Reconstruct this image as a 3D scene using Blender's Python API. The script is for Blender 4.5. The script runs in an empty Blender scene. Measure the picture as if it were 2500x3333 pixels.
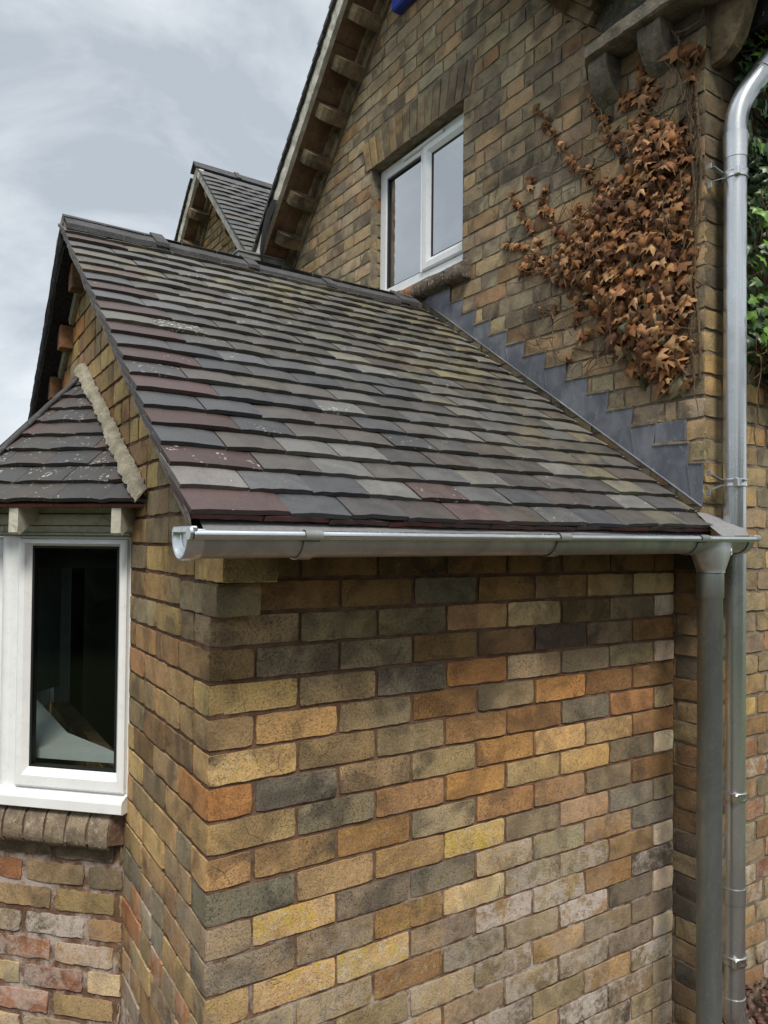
import bpy, math, random
import numpy as np
from mathutils import Vector, Matrix
RNG = random.Random(11)
ZG = 1.92                      # eye height above the ground; shapes below are measured from eye level
sc = bpy.context.scene

# ------------------------------------------------------------------ camera
cam = bpy.data.cameras.new('camera'); co = bpy.data.objects.new('camera', cam)
sc.collection.objects.link(co); sc.camera = co
_f, _cy = 2436.6, 1727.1
_p, _ro, _a = math.radians(0.94), math.radians(0.59), math.radians(33.53)
Fh = np.array([math.sin(_a), math.cos(_a), 0]); Rr = np.array([math.cos(_a), -math.sin(_a), 0]); Zz = np.array([0, 0, 1.])
Fw = Fh*math.cos(_p)+Zz*math.sin(_p); Up = Zz*math.cos(_p)-Fh*math.sin(_p)
Rr, Up = Rr*math.cos(_ro)+Up*math.sin(_ro), Up*math.cos(_ro)-Rr*math.sin(_ro)
co.matrix_world = Matrix(((Rr[0], Up[0], -Fw[0], -.643), (Rr[1], Up[1], -Fw[1], -1.718), (Rr[2], Up[2], -Fw[2], ZG), (0, 0, 0, 1)))
cam.sensor_fit = 'VERTICAL'; cam.sensor_height = 24; cam.sensor_width = 18
cam.lens = 24*_f/3333; cam.shift_y = (_cy-1666.5)/3333
cam.clip_start = .05; cam.clip_end = 500

# ------------------------------------------------------------------ world, sun, exposure
SUN_EL, SUN_AZ = math.radians(52), math.radians(205)     # azimuth: direction the light comes from, clockwise from +Y
w = bpy.data.worlds.new('World'); sc.world = w; w.use_nodes = True
nt = w.node_tree; nt.nodes.clear()
def wn(t, **k):
    n = nt.nodes.new(t)
    for a, b in k.items(): setattr(n, a, b)
    return n
sky = wn('ShaderNodeTexSky', sky_type='NISHITA', sun_disc=False, sun_elevation=SUN_EL, sun_rotation=SUN_AZ)
b1 = wn('ShaderNodeBackground'); b1.inputs[1].default_value = .07; nt.links.new(sky.outputs[0], b1.inputs[0])
tc = wn('ShaderNodeTexCoord')
mp = wn('ShaderNodeMapping'); mp.inputs['Scale'].default_value = (1, 1, 1.9); mp.inputs['Location'].default_value = (.7, .3, .2)
nt.links.new(tc.outputs['Generated'], mp.inputs[0])
nz = wn('ShaderNodeTexNoise'); nz.inputs['Scale'].default_value = 2.8; nz.inputs['Detail'].default_value = 7; nz.inputs['Roughness'].default_value = .56; nz.inputs['Distortion'].default_value = .5
nt.links.new(mp.outputs[0], nz.inputs[0])
cr = wn('ShaderNodeValToRGB'); cr.color_ramp.elements[0].position = .38; cr.color_ramp.elements[1].position = .62
cr.color_ramp.elements[0].color = (.315, .35, .388, 1); cr.color_ramp.elements[1].color = (.555, .585, .61, 1)
nt.links.new(nz.outputs[0], cr.inputs[0])
sx = wn('ShaderNodeSeparateXYZ'); nt.links.new(tc.outputs['Generated'], sx.inputs[0])
mr = wn('ShaderNodeMapRange'); mr.inputs['From Min'].default_value = .66; mr.inputs['From Max'].default_value = 1.; mr.inputs['To Min'].default_value = 1.; mr.inputs['To Max'].default_value = 3.0
nt.links.new(sx.outputs[2], mr.inputs[0])
b2 = wn('ShaderNodeBackground'); nt.links.new(cr.outputs[0], b2.inputs[0]); nt.links.new(mr.outputs[0], b2.inputs[1])
ms = wn('ShaderNodeMixShader'); ms.inputs[0].default_value = .92
nt.links.new(b1.outputs[0], ms.inputs[1]); nt.links.new(b2.outputs[0], ms.inputs[2])
ow = wn('ShaderNodeOutputWorld'); nt.links.new(ms.outputs[0], ow.inputs[0])
sl = bpy.data.lights.new('sun', 'SUN'); sl.energy = 2.2; sl.angle = math.radians(16); sl.color = (1, .93, .83)
so = bpy.data.objects.new('sun', sl); sc.collection.objects.link(so)
sd = Vector((math.sin(SUN_AZ)*math.cos(SUN_EL), math.cos(SUN_AZ)*math.cos(SUN_EL), math.sin(SUN_EL)))
so.rotation_euler = sd.to_track_quat('Z', 'Y').to_euler(); so.location = (-3, -6, 9)
vs = sc.view_settings; vs.view_transform = 'Standard'; vs.look = 'None'; vs.gamma = 1; vs.exposure = 0.74; vs.use_curve_mapping = False

# ------------------------------------------------------------------ material helpers
class NG:
    def __init__(s, name):
        s.m = bpy.data.materials.new(name); s.m.use_nodes = True; s.t = s.m.node_tree
        s.b = s.t.nodes['Principled BSDF']; s.pos = None
    def n(s, t, **k):
        x = s.t.nodes.new(t)
        for a, b in k.items(): setattr(x, a, b)
        return x
    def put(s, sock, v):
        if isinstance(v, (int, float)): sock.default_value = v
        elif isinstance(v, (tuple, list)):
            sock.default_value = tuple(v)+(1,) if sock.type == 'RGBA' and len(v) == 3 else tuple(v)
        else: s.t.links.new(v, sock)
    def P(s, scale=None):
        if s.pos is None: s.pos = s.n('ShaderNodeNewGeometry').outputs['Position']
        if scale is None: return s.pos
        m = s.n('ShaderNodeMapping'); m.inputs['Scale'].default_value = scale; s.put(m.inputs[0], s.pos); return m.outputs[0]
    def noise(s, scale, detail=3, rough=.55, dist=0, vec=None):
        x = s.n('ShaderNodeTexNoise'); s.put(x.inputs['Vector'], vec or s.P())
        for k, v in (('Scale', scale), ('Detail', detail), ('Roughness', rough), ('Distortion', dist)): x.inputs[k].default_value = v
        return x.outputs['Fac']
    def voro(s, scale, feat='F1', vec=None, out='Distance', rnd=1):
        x = s.n('ShaderNodeTexVoronoi', feature=feat); s.put(x.inputs['Vector'], vec or s.P())
        x.inputs['Scale'].default_value = scale; x.inputs['Randomness'].default_value = rnd
        return x.outputs[out]
    def ss(s, v, a, b, lo=0., hi=1.):                # smoothstep / remap
        x = s.n('ShaderNodeMapRange', interpolation_type='SMOOTHSTEP'); s.put(x.inputs[0], v)
        for k, q in zip((1, 2, 3, 4), (a, b, lo, hi)): s.put(x.inputs[k], q)
        return x.outputs[0]
    def M(s, op, a, b=0.):
        x = s.n('ShaderNodeMath', operation=op); s.put(x.inputs[0], a); s.put(x.inputs[1], b); return x.outputs[0]
    def mix(s, f, a, b, bt='MIX'):
        x = s.n('ShaderNodeMix', data_type='RGBA', blend_type=bt); s.put(x.inputs[0], f); s.put(x.inputs[6], a); s.put(x.inputs[7], b); return x.outputs[2]
    def att(s, name):
        x = s.n('ShaderNodeAttribute', attribute_name=name); return x
    def sep(s, v):
        x = s.n('ShaderNodeSeparateColor'); s.put(x.inputs[0], v); return x.outputs
    def bump(s, h, dist=.002, st=1.):
        x = s.n('ShaderNodeBump'); s.put(x.inputs['Height'], h); x.inputs['Distance'].default_value = dist; x.inputs['Strength'].default_value = st
        s.put(s.b.inputs['Normal'], x.outputs[0])
    def fin(s, col=None, rough=None, metal=None, spec=None):
        if col is not None: s.put(s.b.inputs['Base Color'], col)
        if rough is not None: s.put(s.b.inputs['Roughness'], rough)
        if metal is not None: s.put(s.b.inputs['Metallic'], metal)
        if spec is not None: s.put(s.b.inputs['Specular IOR Level'], spec)
        return s.m

def brick_mat():
    g = NG('brick'); a = g.att('Col'); fx = g.sep(g.att('Fx').outputs['Color'])
    col = a.outputs['Color']; rnd = a.outputs['Alpha']
    off = g.n('ShaderNodeVectorMath', operation='ADD'); g.put(off.inputs[0], g.P())
    cmb = g.n('ShaderNodeCombineXYZ'); r5 = g.M('MULTIPLY', rnd, 7.); 
    for i in range(3): g.put(cmb.inputs[i], r5)
    g.put(off.inputs[1], cmb.outputs[0]); vec = off.outputs[0]        # every brick gets its own patch of the pattern
    n1 = g.noise(26, 4, .65, .4, vec); n2 = g.noise(9, 3, .5, .6, vec); n3 = g.noise(120, 2, .6, 0, vec)
    c = g.mix(g.ss(n1, .36, .64, .0, .75), col, g.mix(1., col, (1.4, 1.3, 1.16), 'MULTIPLY'))
    c = g.mix(g.ss(n2, .46, .66, 0, .65), c, g.mix(1., c, (.58, .56, .56), 'MULTIPLY'))
    c = g.mix(g.ss(n3, .35, .65, 0, .35), c, g.mix(1., c, (.72, .68, .6), 'MULTIPLY'))
    soot_and_shade = g.M('MULTIPLY', fx[0], g.ss(g.M('ADD', g.M('MULTIPLY', n2, .6), g.M('MULTIPLY', n1, .4)), .40, .62))
    c = g.mix(g.M('MULTIPLY', soot_and_shade, .8), c, (.07, .062, .05))
    pit = g.M('MAXIMUM', g.ss(g.noise(230, 3, .75, 0, vec), .545, .66), g.M('MULTIPLY', g.ss(g.noise(105, 3, .75, .3, vec), .62, .70), .55)); pitm = g.M('MULTIPLY', g.ss(g.noise(22, 3, .6, 0, vec), .38, .62, .12, 1.), g.M('ADD', g.M('MULTIPLY', fx[0], .75), .35))
    c = g.mix(g.M('MULTIPLY', pit, pitm), c, g.mix(1., c, (.27, .25, .22), 'MULTIPLY'))
    lt = g.ss(g.noise(170, 3, .75, .2, vec), .58, .68, 0, .55); c = g.mix(lt, c, g.mix(1., c, (1.55, 1.5, 1.42), 'MULTIPLY'))
    big = g.noise(1.7, 4, .6, .5); c = g.mix(g.ss(big, .40, .66, 0, .55), c, g.mix(1., c, (.66, .63, .6), 'MULTIPLY')); c = g.mix(g.ss(g.noise(3.1, 3, .6, .3), .5, .7, 0, .35), c, g.mix(1., c, (1.35, 1.22, 1.0), 'MULTIPLY'))
    crk = g.ss(g.voro(17, 'DISTANCE_TO_EDGE', g.mix(.03, vec, g.n('ShaderNodeTexNoise').outputs['Color'])), .0, .012, 1, 0)
    crk = g.M('MULTIPLY', crk, g.ss(g.noise(14, 2, .5, 0, vec), .56, .64))
    c = g.mix(g.M('MULTIPLY', crk, .5), c, (.04, .032, .022))
    lich = g.M('MULTIPLY', g.M('MINIMUM', g.M('MULTIPLY', fx[1], 1.2), 1.), g.ss(g.noise(17, 6, .75, .4, vec), g.M('SUBTRACT', .60, g.M('MULTIPLY', fx[1], .12)), g.M('SUBTRACT', .68, g.M('MULTIPLY', fx[1], .1)))); c = g.mix(g.M('MULTIPLY', lich, .8), c, (.47, .335, .04))
    lich2 = g.M('MULTIPLY', g.M('MULTIPLY', fx[1], fx[1]), g.ss(g.noise(40, 5, .75, .5, vec), .56, .62)); c = g.mix(lich2, c, (.52, .5, .38))
    salt = g.M('MULTIPLY', fx[2], g.ss(g.M('ADD', g.M('MULTIPLY', g.noise(30, 6, .8, .2, vec), .6), g.M('MULTIPLY', g.noise(3.5, 3, .6), .4)), .44, .58)); c = g.mix(salt, c, (.50, .44, .39))
    chips = g.M('MULTIPLY', g.ss(g.noise(75, 3, .6, .3, vec), .71, .75), .45); c = g.mix(chips, c, (.5, .42, .31))
    h = g.M('ADD', g.M('MULTIPLY', g.noise(90, 4, .7, 0, vec), .8), g.M('MULTIPLY', pit, -.5))
    h = g.M('ADD', h, g.M('MULTIPLY', crk, -.6)); h = g.M('ADD', h, g.M('MULTIPLY', n1, .7))
    g.bump(h, .0035, .9)
    return g.fin(c, .9, 0, .25)
def mortar_mat(name, c1, c2, salt=0.):
    g = NG(name); n = g.noise(20, 4, .6); n2 = g.noise(220, 3, .7)
    c = g.mix(g.ss(n, .35, .65), c1, c2); c = g.mix(g.ss(n2, .4, .7, 0, .5), c, g.mix(1., c, (.5, .48, .45), 'MULTIPLY'))
    if salt:
        z = g.n('ShaderNodeSeparateXYZ'); g.put(z.inputs[0], g.P())
        c = g.mix(g.M('MULTIPLY', g.ss(z.outputs[2], ZG-.75, ZG-1.25, 0, salt), g.ss(g.noise(9, 5, .7), .45, .62)), c, (.46, .40, .36))
    g.bump(g.M('ADD', n2, g.noise(60, 3, .6)), .003, .8); return g.fin(c, .95, 0, .2)
def tile_mat():
    g = NG('clay_tile'); a = g.att('Col'); fx = g.sep(g.att('Fx').outputs['Color']); col = a.outputs['Color']; rnd = a.outputs['Alpha']
    cmb = g.n('ShaderNodeCombineXYZ'); r5 = g.M('MULTIPLY', rnd, 9.)
    for i in range(3): g.put(cmb.inputs[i], r5)
    off = g.n('ShaderNodeVectorMath', operation='ADD'); g.put(off.inputs[0], g.P()); g.put(off.inputs[1], cmb.outputs[0]); vec = off.outputs[0]
    n1 = g.noise(14, 4, .6, .3, vec); n2 = g.noise(160, 3, .65, 0, vec)
    c = g.mix(g.ss(n1, .32, .68, 0, .55), col, g.mix(1., col, (1.6, 1.55, 1.45), 'MULTIPLY'))
    c = g.mix(g.ss(n2, .4, .65, 0, .4), c, g.mix(1., c, (.6, .6, .6), 'MULTIPLY'))
    ol = g.M('MULTIPLY', fx[0], g.ss(g.noise(11, 5, .65, .2, vec), .36, .6)); c = g.mix(ol, c, (.19, .165, .085))
    sp = g.M('MAXIMUM', g.ss(g.voro(85, 'F1', vec), .22, .34, 1, 0), g.ss(g.voro(42, 'F1', vec), .20, .28, 1, 0))
    sp = g.M('MULTIPLY', sp, g.ss(g.noise(26, 3, .6, 0, vec), g.M('SUBTRACT', .72, g.M('MULTIPLY', fx[1], .32)), g.M('SUBTRACT', .78, g.M('MULTIPLY', fx[1], .26))))
    c = g.mix(g.M('MULTIPLY', sp, .75), c, (.40, .40, .37))
    sp2 = g.M('MULTIPLY', g.ss(g.voro(22, 'F1', vec), .1, .2, 1, 0), g.ss(g.noise(7, 2, .5, 0, vec), g.M('SUBTRACT', .78, g.M('MULTIPLY', fx[1], .25)), .8)); c = g.mix(g.M('MULTIPLY', sp2, .7), c, (.36, .37, .34))
    g.bump(g.M('ADD', g.M('MULTIPLY', n2, .6), g.noise(45, 3, .6, 0, vec)), .0018, .7)
    return g.fin(c, g.ss(n1, .3, .7, .5, .72), 0, .4)
def attr_mat(name, rough=.8, nz=60, bump=.0015, spec=.3, var=.3):
    g = NG(name); c = g.att('Col').outputs['Color']; n = g.noise(nz, 4, .65)
    c = g.mix(g.ss(n, .3, .7, 0, var*2), c, g.mix(1., c, (.55, .53, .5), 'MULTIPLY')); g.bump(n, bump, .7); return g.fin(c, rough, 0, spec)
def stone_mat(name, c1, c2, dark=.5, sc1=14, spots=0.):
    g = NG(name); n = g.noise(sc1, 5, .65, .2); n2 = g.noise(170, 3, .7)
    c = g.mix(g.ss(n, .35, .65), c1, c2); c = g.mix(g.M('MULTIPLY', g.ss(g.noise(7, 4, .6, .4), .45, .68), dark), c, (.045, .042, .036))
    c = g.mix(g.ss(n2, .45, .65, 0, .5), c, g.mix(1., c, (.45, .43, .4), 'MULTIPLY'))
    if spots: c = g.mix(g.M('MULTIPLY', g.ss(g.noise(65, 4, .7), .58, .66), spots), c, (.45, .43, .38))
    g.bump(g.M('ADD', g.M('MULTIPLY', n2, .5), g.noise(50, 4, .65)), .004, .8); return g.fin(c, .92, 0, .2)
def zinc_mat(name, base, rough, dull=0.):
    g = NG(name); n = g.noise(6, 5, .65, .6, g.P((1, 1, .35))); n2 = g.noise(60, 3, .6, .5)
    c = g.mix(g.ss(n, .3, .7), base, tuple(v*(.72-.2*dull) for v in base)); c = g.mix(g.M('MULTIPLY', g.ss(n2, .56, .7), .35*(1-dull)**2), c, (.72, .74, .75))
    g.bump(n2, .0006, .3); return g.fin(c, g.ss(n, .25, .75, rough, rough+.22), 1.-.45*dull, .5)
def plain(name, c, rough=.5, nz=30, var=.12, metal=0., spec=.4, dirt=0.):
    g = NG(name); n = g.noise(nz, 4, .6); col = g.mix(g.ss(n, .3, .7, 0, 1), c, tuple(v*(1-var) for v in c))
    if dirt: col = g.mix(g.M('MULTIPLY', g.ss(g.noise(38, 5, .7, .4), .5, .72), dirt), col, (.09, .09, .06))
    g.bump(n, .0008, .3); return g.fin(col, rough, metal, spec)
def glass_mat(name, refl, tint=(.9, .95, .95)):
    g = NG(name); out = g.t.nodes['Material Output']
    tr = g.n('ShaderNodeBsdfTransparent'); tr.inputs[0].default_value = (*tint, 1)
    gl = g.n('ShaderNodeBsdfGlossy'); gl.inputs['Roughness'].default_value = .004
    mx = g.n('ShaderNodeMixShader'); lw = g.n('ShaderNodeLayerWeight'); lw.inputs[0].default_value = .5
    g.put(mx.inputs[0], g.M('ADD', g.M('MULTIPLY', g.M('POWER', lw.outputs['Facing'], 4.), refl[1]-refl[0]), refl[0])); g.put(mx.inputs[1], tr.outputs[0]); g.put(mx.inputs[2], gl.outputs[0]); g.put(out.inputs[0], mx.outputs[0])
    return g.m
M = {}
M['brick'] = brick_mat()
M['mortar_red'] = mortar_mat('mortar_red', (.115, .066, .042), (.19, .115, .078), .8)
M['mortar_old'] = mortar_mat('mortar_old', (.15, .12, .086), (.25, .21, .155))
M['mortar_verge'] = stone_mat('mortar_verge', (.42, .38, .33), (.28, .25, .21), .3, 18, .3)
M['mortar_flaunch'] = stone_mat('mortar_flaunch', (.38, .35, .27), (.25, .23, .17), .35, 22, .3)
M['tile'] = tile_mat()
M['ridge'] = stone_mat('ridge_clay', (.06, .06, .064), (.085, .085, .09), .3, 9, .12)
M['lead'] = None
def lead_mat():
    g = NG('lead'); n = g.noise(7, 5, .6, .8); n2 = g.noise(40, 4, .65, .4)
    c = g.mix(g.ss(n, .35, .65), (.12, .13, .155), (.205, .215, .24)); c = g.mix(g.ss(n2, .58, .7, 0, .5), c, (.36, .37, .38)); g.bump(g.noise(16, 3), .003, .5)
    return g.fin(c, .5, .35, .4)
M['lead'] = lead_mat()
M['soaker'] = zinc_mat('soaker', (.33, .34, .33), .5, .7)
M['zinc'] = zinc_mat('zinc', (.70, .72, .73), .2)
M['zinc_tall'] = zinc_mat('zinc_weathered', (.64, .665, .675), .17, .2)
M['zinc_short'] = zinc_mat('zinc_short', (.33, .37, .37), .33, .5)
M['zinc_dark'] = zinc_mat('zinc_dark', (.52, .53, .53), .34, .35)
M['upvc'] = plain('white_upvc', (.78, .80, .81), .32, 12, .06, 0, .5, .10)
M['gasket'] = plain('gasket', (.012, .013, .014), .5)
M['paint_old'] = plain('old_white_paint', (.50, .50, .41), .6, 25, .25, 0, .3, .45)
M['paint_olive'] = plain('grimy_board', (.43, .42, .32), .6, 18, .25, 0, .3, .5)
M['glass_sky'] = glass_mat('glass_upper', (.78, .97), (.42, .46, .5))
M['glass_dark'] = glass_mat('glass_lower', (.035, .5), (.55, .60, .58))
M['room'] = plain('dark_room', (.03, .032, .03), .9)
M['blind'] = plain('pale_blind', (.32, .36, .40), .8)
M['felt'] = plain('roof_felt', (.20, .20, .205), .75, 90, .2)
M['felt_black'] = stone_mat('bitumen_felt', (.014, .014, .015), (.032, .032, .033), .1, 60)
M['terracotta'] = stone_mat('terracotta', (.21, .13, .075), (.15, .085, .05), .55, 10)
M['dentil'] = stone_mat('corbel_brick', (.29, .225, .14), (.18, .13, .08), .75, 16)
M['orange_brick'] = stone_mat('corbel_orange', (.27, .145, .075), (.17, .09, .048), .6, 16)
M['coping'] = stone_mat('verge_cement', (.68, .65, .58), (.45, .425, .37), .3, 12, .3)
M['kneeler'] = stone_mat('kneeler_stone', (.21, .185, .14), (.12, .105, .078), .8, 11, .25)
M['kneeler_buff'] = stone_mat('kneeler_buff', (.23, .175, .105), (.12, .09, .055), .8, 12)
M['sill'] = stone_mat('sill_brick', (.17, .135, .105), (.10, .08, .062), .5, 25, .7)
M['sill_red'] = stone_mat('sill_mortar', (.34, .17, .095), (.24, .12, .07), .3, 20)
M['bullnose'] = stone_mat('bullnose_brick', (.27, .215, .15), (.16, .125, .09), .5, 24, .5)
M['leaf_dead'] = attr_mat('dead_leaf', .7, 90, .0008, .3, .22)
M['leaf_green'] = attr_mat('green_leaf', .4, 60, .0006, .5, .15)
M['stem'] = stone_mat('ivy_stem', (.16, .11, .065), (.09, .06, .035), .3, 60)
M['white_mark'] = plain('emboss', (.75, .78, .78), .35, 30, .05, .7)
M['alarm_white'] = plain('alarm_white', (.78, .8, .84), .3)
M['alarm_blue'] = plain('alarm_blue', (.03, .06, .42), .3)
M['earth'] = stone_mat('lawn_earth', (.075, .10, .035), (.05, .07, .028), .2, 5)
M['paving'] = stone_mat('paving', (.115, .092, .075), (.08, .065, .055), .2, 4)
M['gravel'] = attr_mat('gravel_stone', .8, 80, .001)

# ------------------------------------------------------------------ mesh builder and scene tree
LOC = {}
class MB:
    def __init__(s): s.v = []; s.f = []; s.mi = []; s.sm = []; s.c = []; s.x = []; s.col = (.5, .5, .5, 0); s.fx = (0, 0, 0, 0)
    def add(s, vs, fs, mi=0, smooth=False):
        b = len(s.v); s.v.extend([tuple(map(float, p)) for p in vs]); s.c.extend([s.col]*len(vs)); s.x.extend([s.fx]*len(vs))
        for f in fs: s.f.append([i+b for i in f]); s.mi.append(mi); s.sm.append(smooth)
        return b
    def build(s, name, mats, parent=None):
        mats = mats if isinstance(mats, list) else [mats]
        L = LOC.get(parent.name, Vector((0, 0, 0))) if parent else Vector((0, 0, 0))
        me = bpy.data.meshes.new(name)
        me.from_pydata([(p[0]-L.x, p[1]-L.y, p[2]+ZG-L.z) for p in s.v], [], s.f)
        for m in mats: me.materials.append(M[m] if isinstance(m, str) else m)
        me.polygons.foreach_set('material_index', s.mi); me.polygons.foreach_set('use_smooth', s.sm)
        for nm, dat in (('Col', s.c), ('Fx', s.x)):
            a = me.color_attributes.new(nm, 'FLOAT_COLOR', 'POINT'); a.data.foreach_set('color', np.array(dat, dtype=np.float32).ravel())
        me.update(); o = bpy.data.objects.new(name, me); sc.collection.objects.link(o)
        if parent: o.parent = parent; LOC[o.name] = L
        return o
    # --- shapes
    def hexa(s, p, mi=0):        # 8 corners: bottom ring 0-3, top ring 4-7
        s.add(p, [(3, 2, 1, 0), (4, 5, 6, 7), (0, 1, 5, 4), (1, 2, 6, 5), (2, 3, 7, 6), (3, 0, 4, 7)], mi)
    def box(s, x0, x1, y0, y1, z0, z1, mi=0):
        s.hexa([(x0, y0, z0), (x1, y0, z0), (x1, y1, z0), (x0, y1, z0), (x0, y0, z1), (x1, y0, z1), (x1, y1, z1), (x0, y1, z1)], mi)
    def obox(s, O, a, b, c, a0, a1, b0, b1, c0, c1, mi=0, bev=0.):
        O, a, b, c = map(np.array, (O, a, b, c)); q = lambda i, j, k: O+a*i+b*j+c*k
        if not bev:
            s.hexa([q(a0, b0, c0), q(a1, b0, c0), q(a1, b1, c0), q(a0, b1, c0), q(a0, b0, c1), q(a1, b0, c1), q(a1, b1, c1), q(a0, b1, c1)], mi); return
        e = bev; prof = [(a0+e, b0), (a1-e, b0), (a1, b0+e), (a1, b1-e), (a1-e, b1), (a0+e, b1), (a0, b1-e), (a0, b0+e)]
        prof2 = [(min(max(x, a0+e), a1-e), min(max(y, b0+e), b1-e)) for x, y in prof]
        vs = [q(x, y, c0) for x, y in prof2]+[q(x, y, c0+e) for x, y in prof]+[q(x, y, c1-e) for x, y in prof]+[q(x, y, c1) for x, y in prof2]
        fs = [tuple(range(7, -1, -1)), tuple(range(24, 32))]
        for r in range(3):
            for k in range(8): fs.append((r*8+k, r*8+(k+1) % 8, r*8+8+(k+1) % 8, r*8+8+k))
        s.add(vs, fs, mi)
    def prism(s, poly, d, mi=0, smooth=False):   # 3-D polygon extruded along vector d
        poly = [np.array(p, float) for p in poly]; d = np.array(d, float); n = len(poly)
        vs = poly+[p+d for p in poly]
        s.add(vs, [tuple(range(n)), tuple(range(2*n-1, n-1, -1))]+[(i, n+i, n+(i+1) % n, (i+1) % n) for i in range(n)], mi, smooth)
    def tube(s, pts, rad, seg=14, mi=0, caps=True, sm=True):
        pts = [Vector(p) for p in pts]; n = len(pts); rad = rad if isinstance(rad, (list, tuple)) else [rad]*n
        vs = []; up = None
        for i, p in enumerate(pts):
            t = (pts[min(i+1, n-1)]-pts[max(i-1, 0)]).normalized()
            if up is None: up = t.orthogonal().normalized()
            else: up = (up-t*up.dot(t)).normalized()
            b = t.cross(up)
            for k in range(seg):
                an = 2*math.pi*k/seg; vs.append(p+(up*math.cos(an)+b*math.sin(an))*rad[i])
        fs = [(i*seg+k, i*seg+(k+1) % seg, (i+1)*seg+(k+1) % seg, (i+1)*seg+k) for i in range(n-1) for k in range(seg)]
        s.add(vs, fs, mi, sm)
        if caps: 
            s.add(vs[:seg], [tuple(range(seg-1, -1, -1))], mi); s.add(vs[-seg:], [tuple(range(seg))], mi)
    def grid(s, P, mi=0, smooth=True, flip=False):     # P[j][i] points
        nj, ni = len(P), len(P[0]); vs = [p for r in P for p in r]; fs = []
        for j in range(nj-1):
            for i in range(ni-1):
                f = (j*ni+i, j*ni+i+1, (j+1)*ni+i+1, (j+1)*ni+i); fs.append(f[::-1] if flip else f)
        s.add(vs, fs, mi, smooth)

def tag(o, label=None, cat=None, group=None, kind=None):
    for k, v in (('label', label), ('category', cat), ('group', group), ('kind', kind)):
        if v: o[k] = v
    return o
def thing(name, label, cat, loc, group=None):
    o = bpy.data.objects.new(name, None); sc.collection.objects.link(o); o.empty_display_size = .1
    o.location = (loc[0], loc[1], loc[2]+ZG); LOC[o.name] = Vector(o.location)
    return tag(o, label, cat, group)

# ------------------------------------------------------------------ brickwork
PAL = {'g': (.285, .225, .135), 'G': (.20, .172, .125), 'y': (.50, .355, .165), 'o': (.42, .22, .09), 'O': (.49, .265, .10), 'b': (.265, .16, .072), 't': (.38, .265, .135),
       'c': (.55, .43, .24), 'w': (.58, .50, .40), 'k': (.11, .09, .07), 'r': (.34, .17, .10), 'e': (.25, .205, .135), 'h': (.32, .255, .155), 'm': (.31, .195, .10)}
def bcol(code, var=.12):
    c = PAL[code]; k = 1+RNG.uniform(-var, var); return tuple(max(.02, v*k*(1+RNG.uniform(-.05, .05))) for v in c)+(RNG.random(),)
def brick_faces(mb, rects, O, ud, nd, rag=.0022, cell=.032, zmax=None, depth=.013):
    O, ud, nd = np.array(O, float), np.array(ud, float), np.array(nd, float)
    for (u0, u1, z0, z1, col, fx, proud) in rects:
        if u1-u0 < .012: continue
        if zmax and z0 > max(zmax(u0), zmax(u1)): continue
        nu, nv = max(3, int((u1-u0)/cell)), 4; ni, nj = nu+1, nv+1
        mb.col, mb.fx = col, fx; tl = RNG.uniform(-.0016, .0016); tz = RNG.uniform(-.0016, .0016); dz = RNG.uniform(-.0012, .0012)
        vs = []; rim = []
        for j in range(nj):
            for i in range(ni):
                a, b = i/nu, j/nv; u = u0+(u1-u0)*a; z = z0+(z1-z0)*b+dz; d = proud+tl*(a-.5)*2+tz*(b-.5)*1.2+RNG.uniform(-.0003, .0003)
                ei, ej = i in (0, nu), j in (0, nv)
                if ei: u += (1 if i == 0 else -1)*RNG.uniform(-.3, 1.4)*rag
                if ej: z += (1 if j == 0 else -1)*RNG.uniform(-.3, 1.4)*rag
                if ei and ej: u += (1 if i == 0 else -1)*.0014; z += (1 if j == 0 else -1)*.0014; d -= .001
                if ei or ej: d -= (RNG.random()*.0035 if RNG.random() < .08 and not (ei and ej) else .0001)
                else:
                    if i == 1: u = u0+.0078
                    if i == nu-1 and nu > 2: u = u1-.0078
                    if j == 1: z = z0+dz+.0078
                    if j == nv-1: z = z1+dz-.0078
                if zmax: z = min(z, zmax(u))
                vs.append(O+ud*u+nd*d+np.array([0, 0, z]))
        fs = [(j*ni+i, j*ni+i+1, (j+1)*ni+i+1, (j+1)*ni+i) for j in range(nv) for i in range(nu)]
        rim = [i for i in range(ni)]+[j*ni+nu for j in range(1, nj)]+[nv*ni+i for i in range(nu-1, -1, -1)]+[j*ni for j in range(nv-1, 0, -1)]
        if np.dot(np.cross(ud, (0, 0, 1)), nd) < 0: fs = [f[::-1] for f in fs]
        b = mb.add(vs, fs, 0, True); n = len(rim)
        q4 = [RNG.uniform(.80, 1.22) for _ in range(4)]; q3 = [RNG.uniform(.93, 1.07) for _ in range(2)]; burn = RNG.choice([-1, 1])*RNG.uniform(.3, 1.) if RNG.random() < .34 else 0
        for j in range(nj):
            for i in range(ni):
                a, bb = i/nu, j/nv; kk = (q4[0]*(1-a)+q4[1]*a)*(1-bb)+(q4[2]*(1-a)+q4[3]*a)*bb; hh = q3[0]*(1-a)+q3[1]*a; k_ = b+j*ni+i
                mb.c[k_] = (col[0]*kk*hh, col[1]*kk, col[2]*kk/hh, col[3])
                e_ = max(0, ((a if burn > 0 else 1-a)-.55)/.45) if burn else 0
                mb.x[k_] = (min(1.2, fx[0]+abs(burn)*e_), fx[1], fx[2], 0)
        sk = [vs[r]-nd*(depth+proud) for r in rim]; b2 = mb.add([vs[r] for r in rim]+sk, [(k, k+n, (k+1) % n+n, (k+1) % n) for k in range(n)], 0, False)
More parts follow.
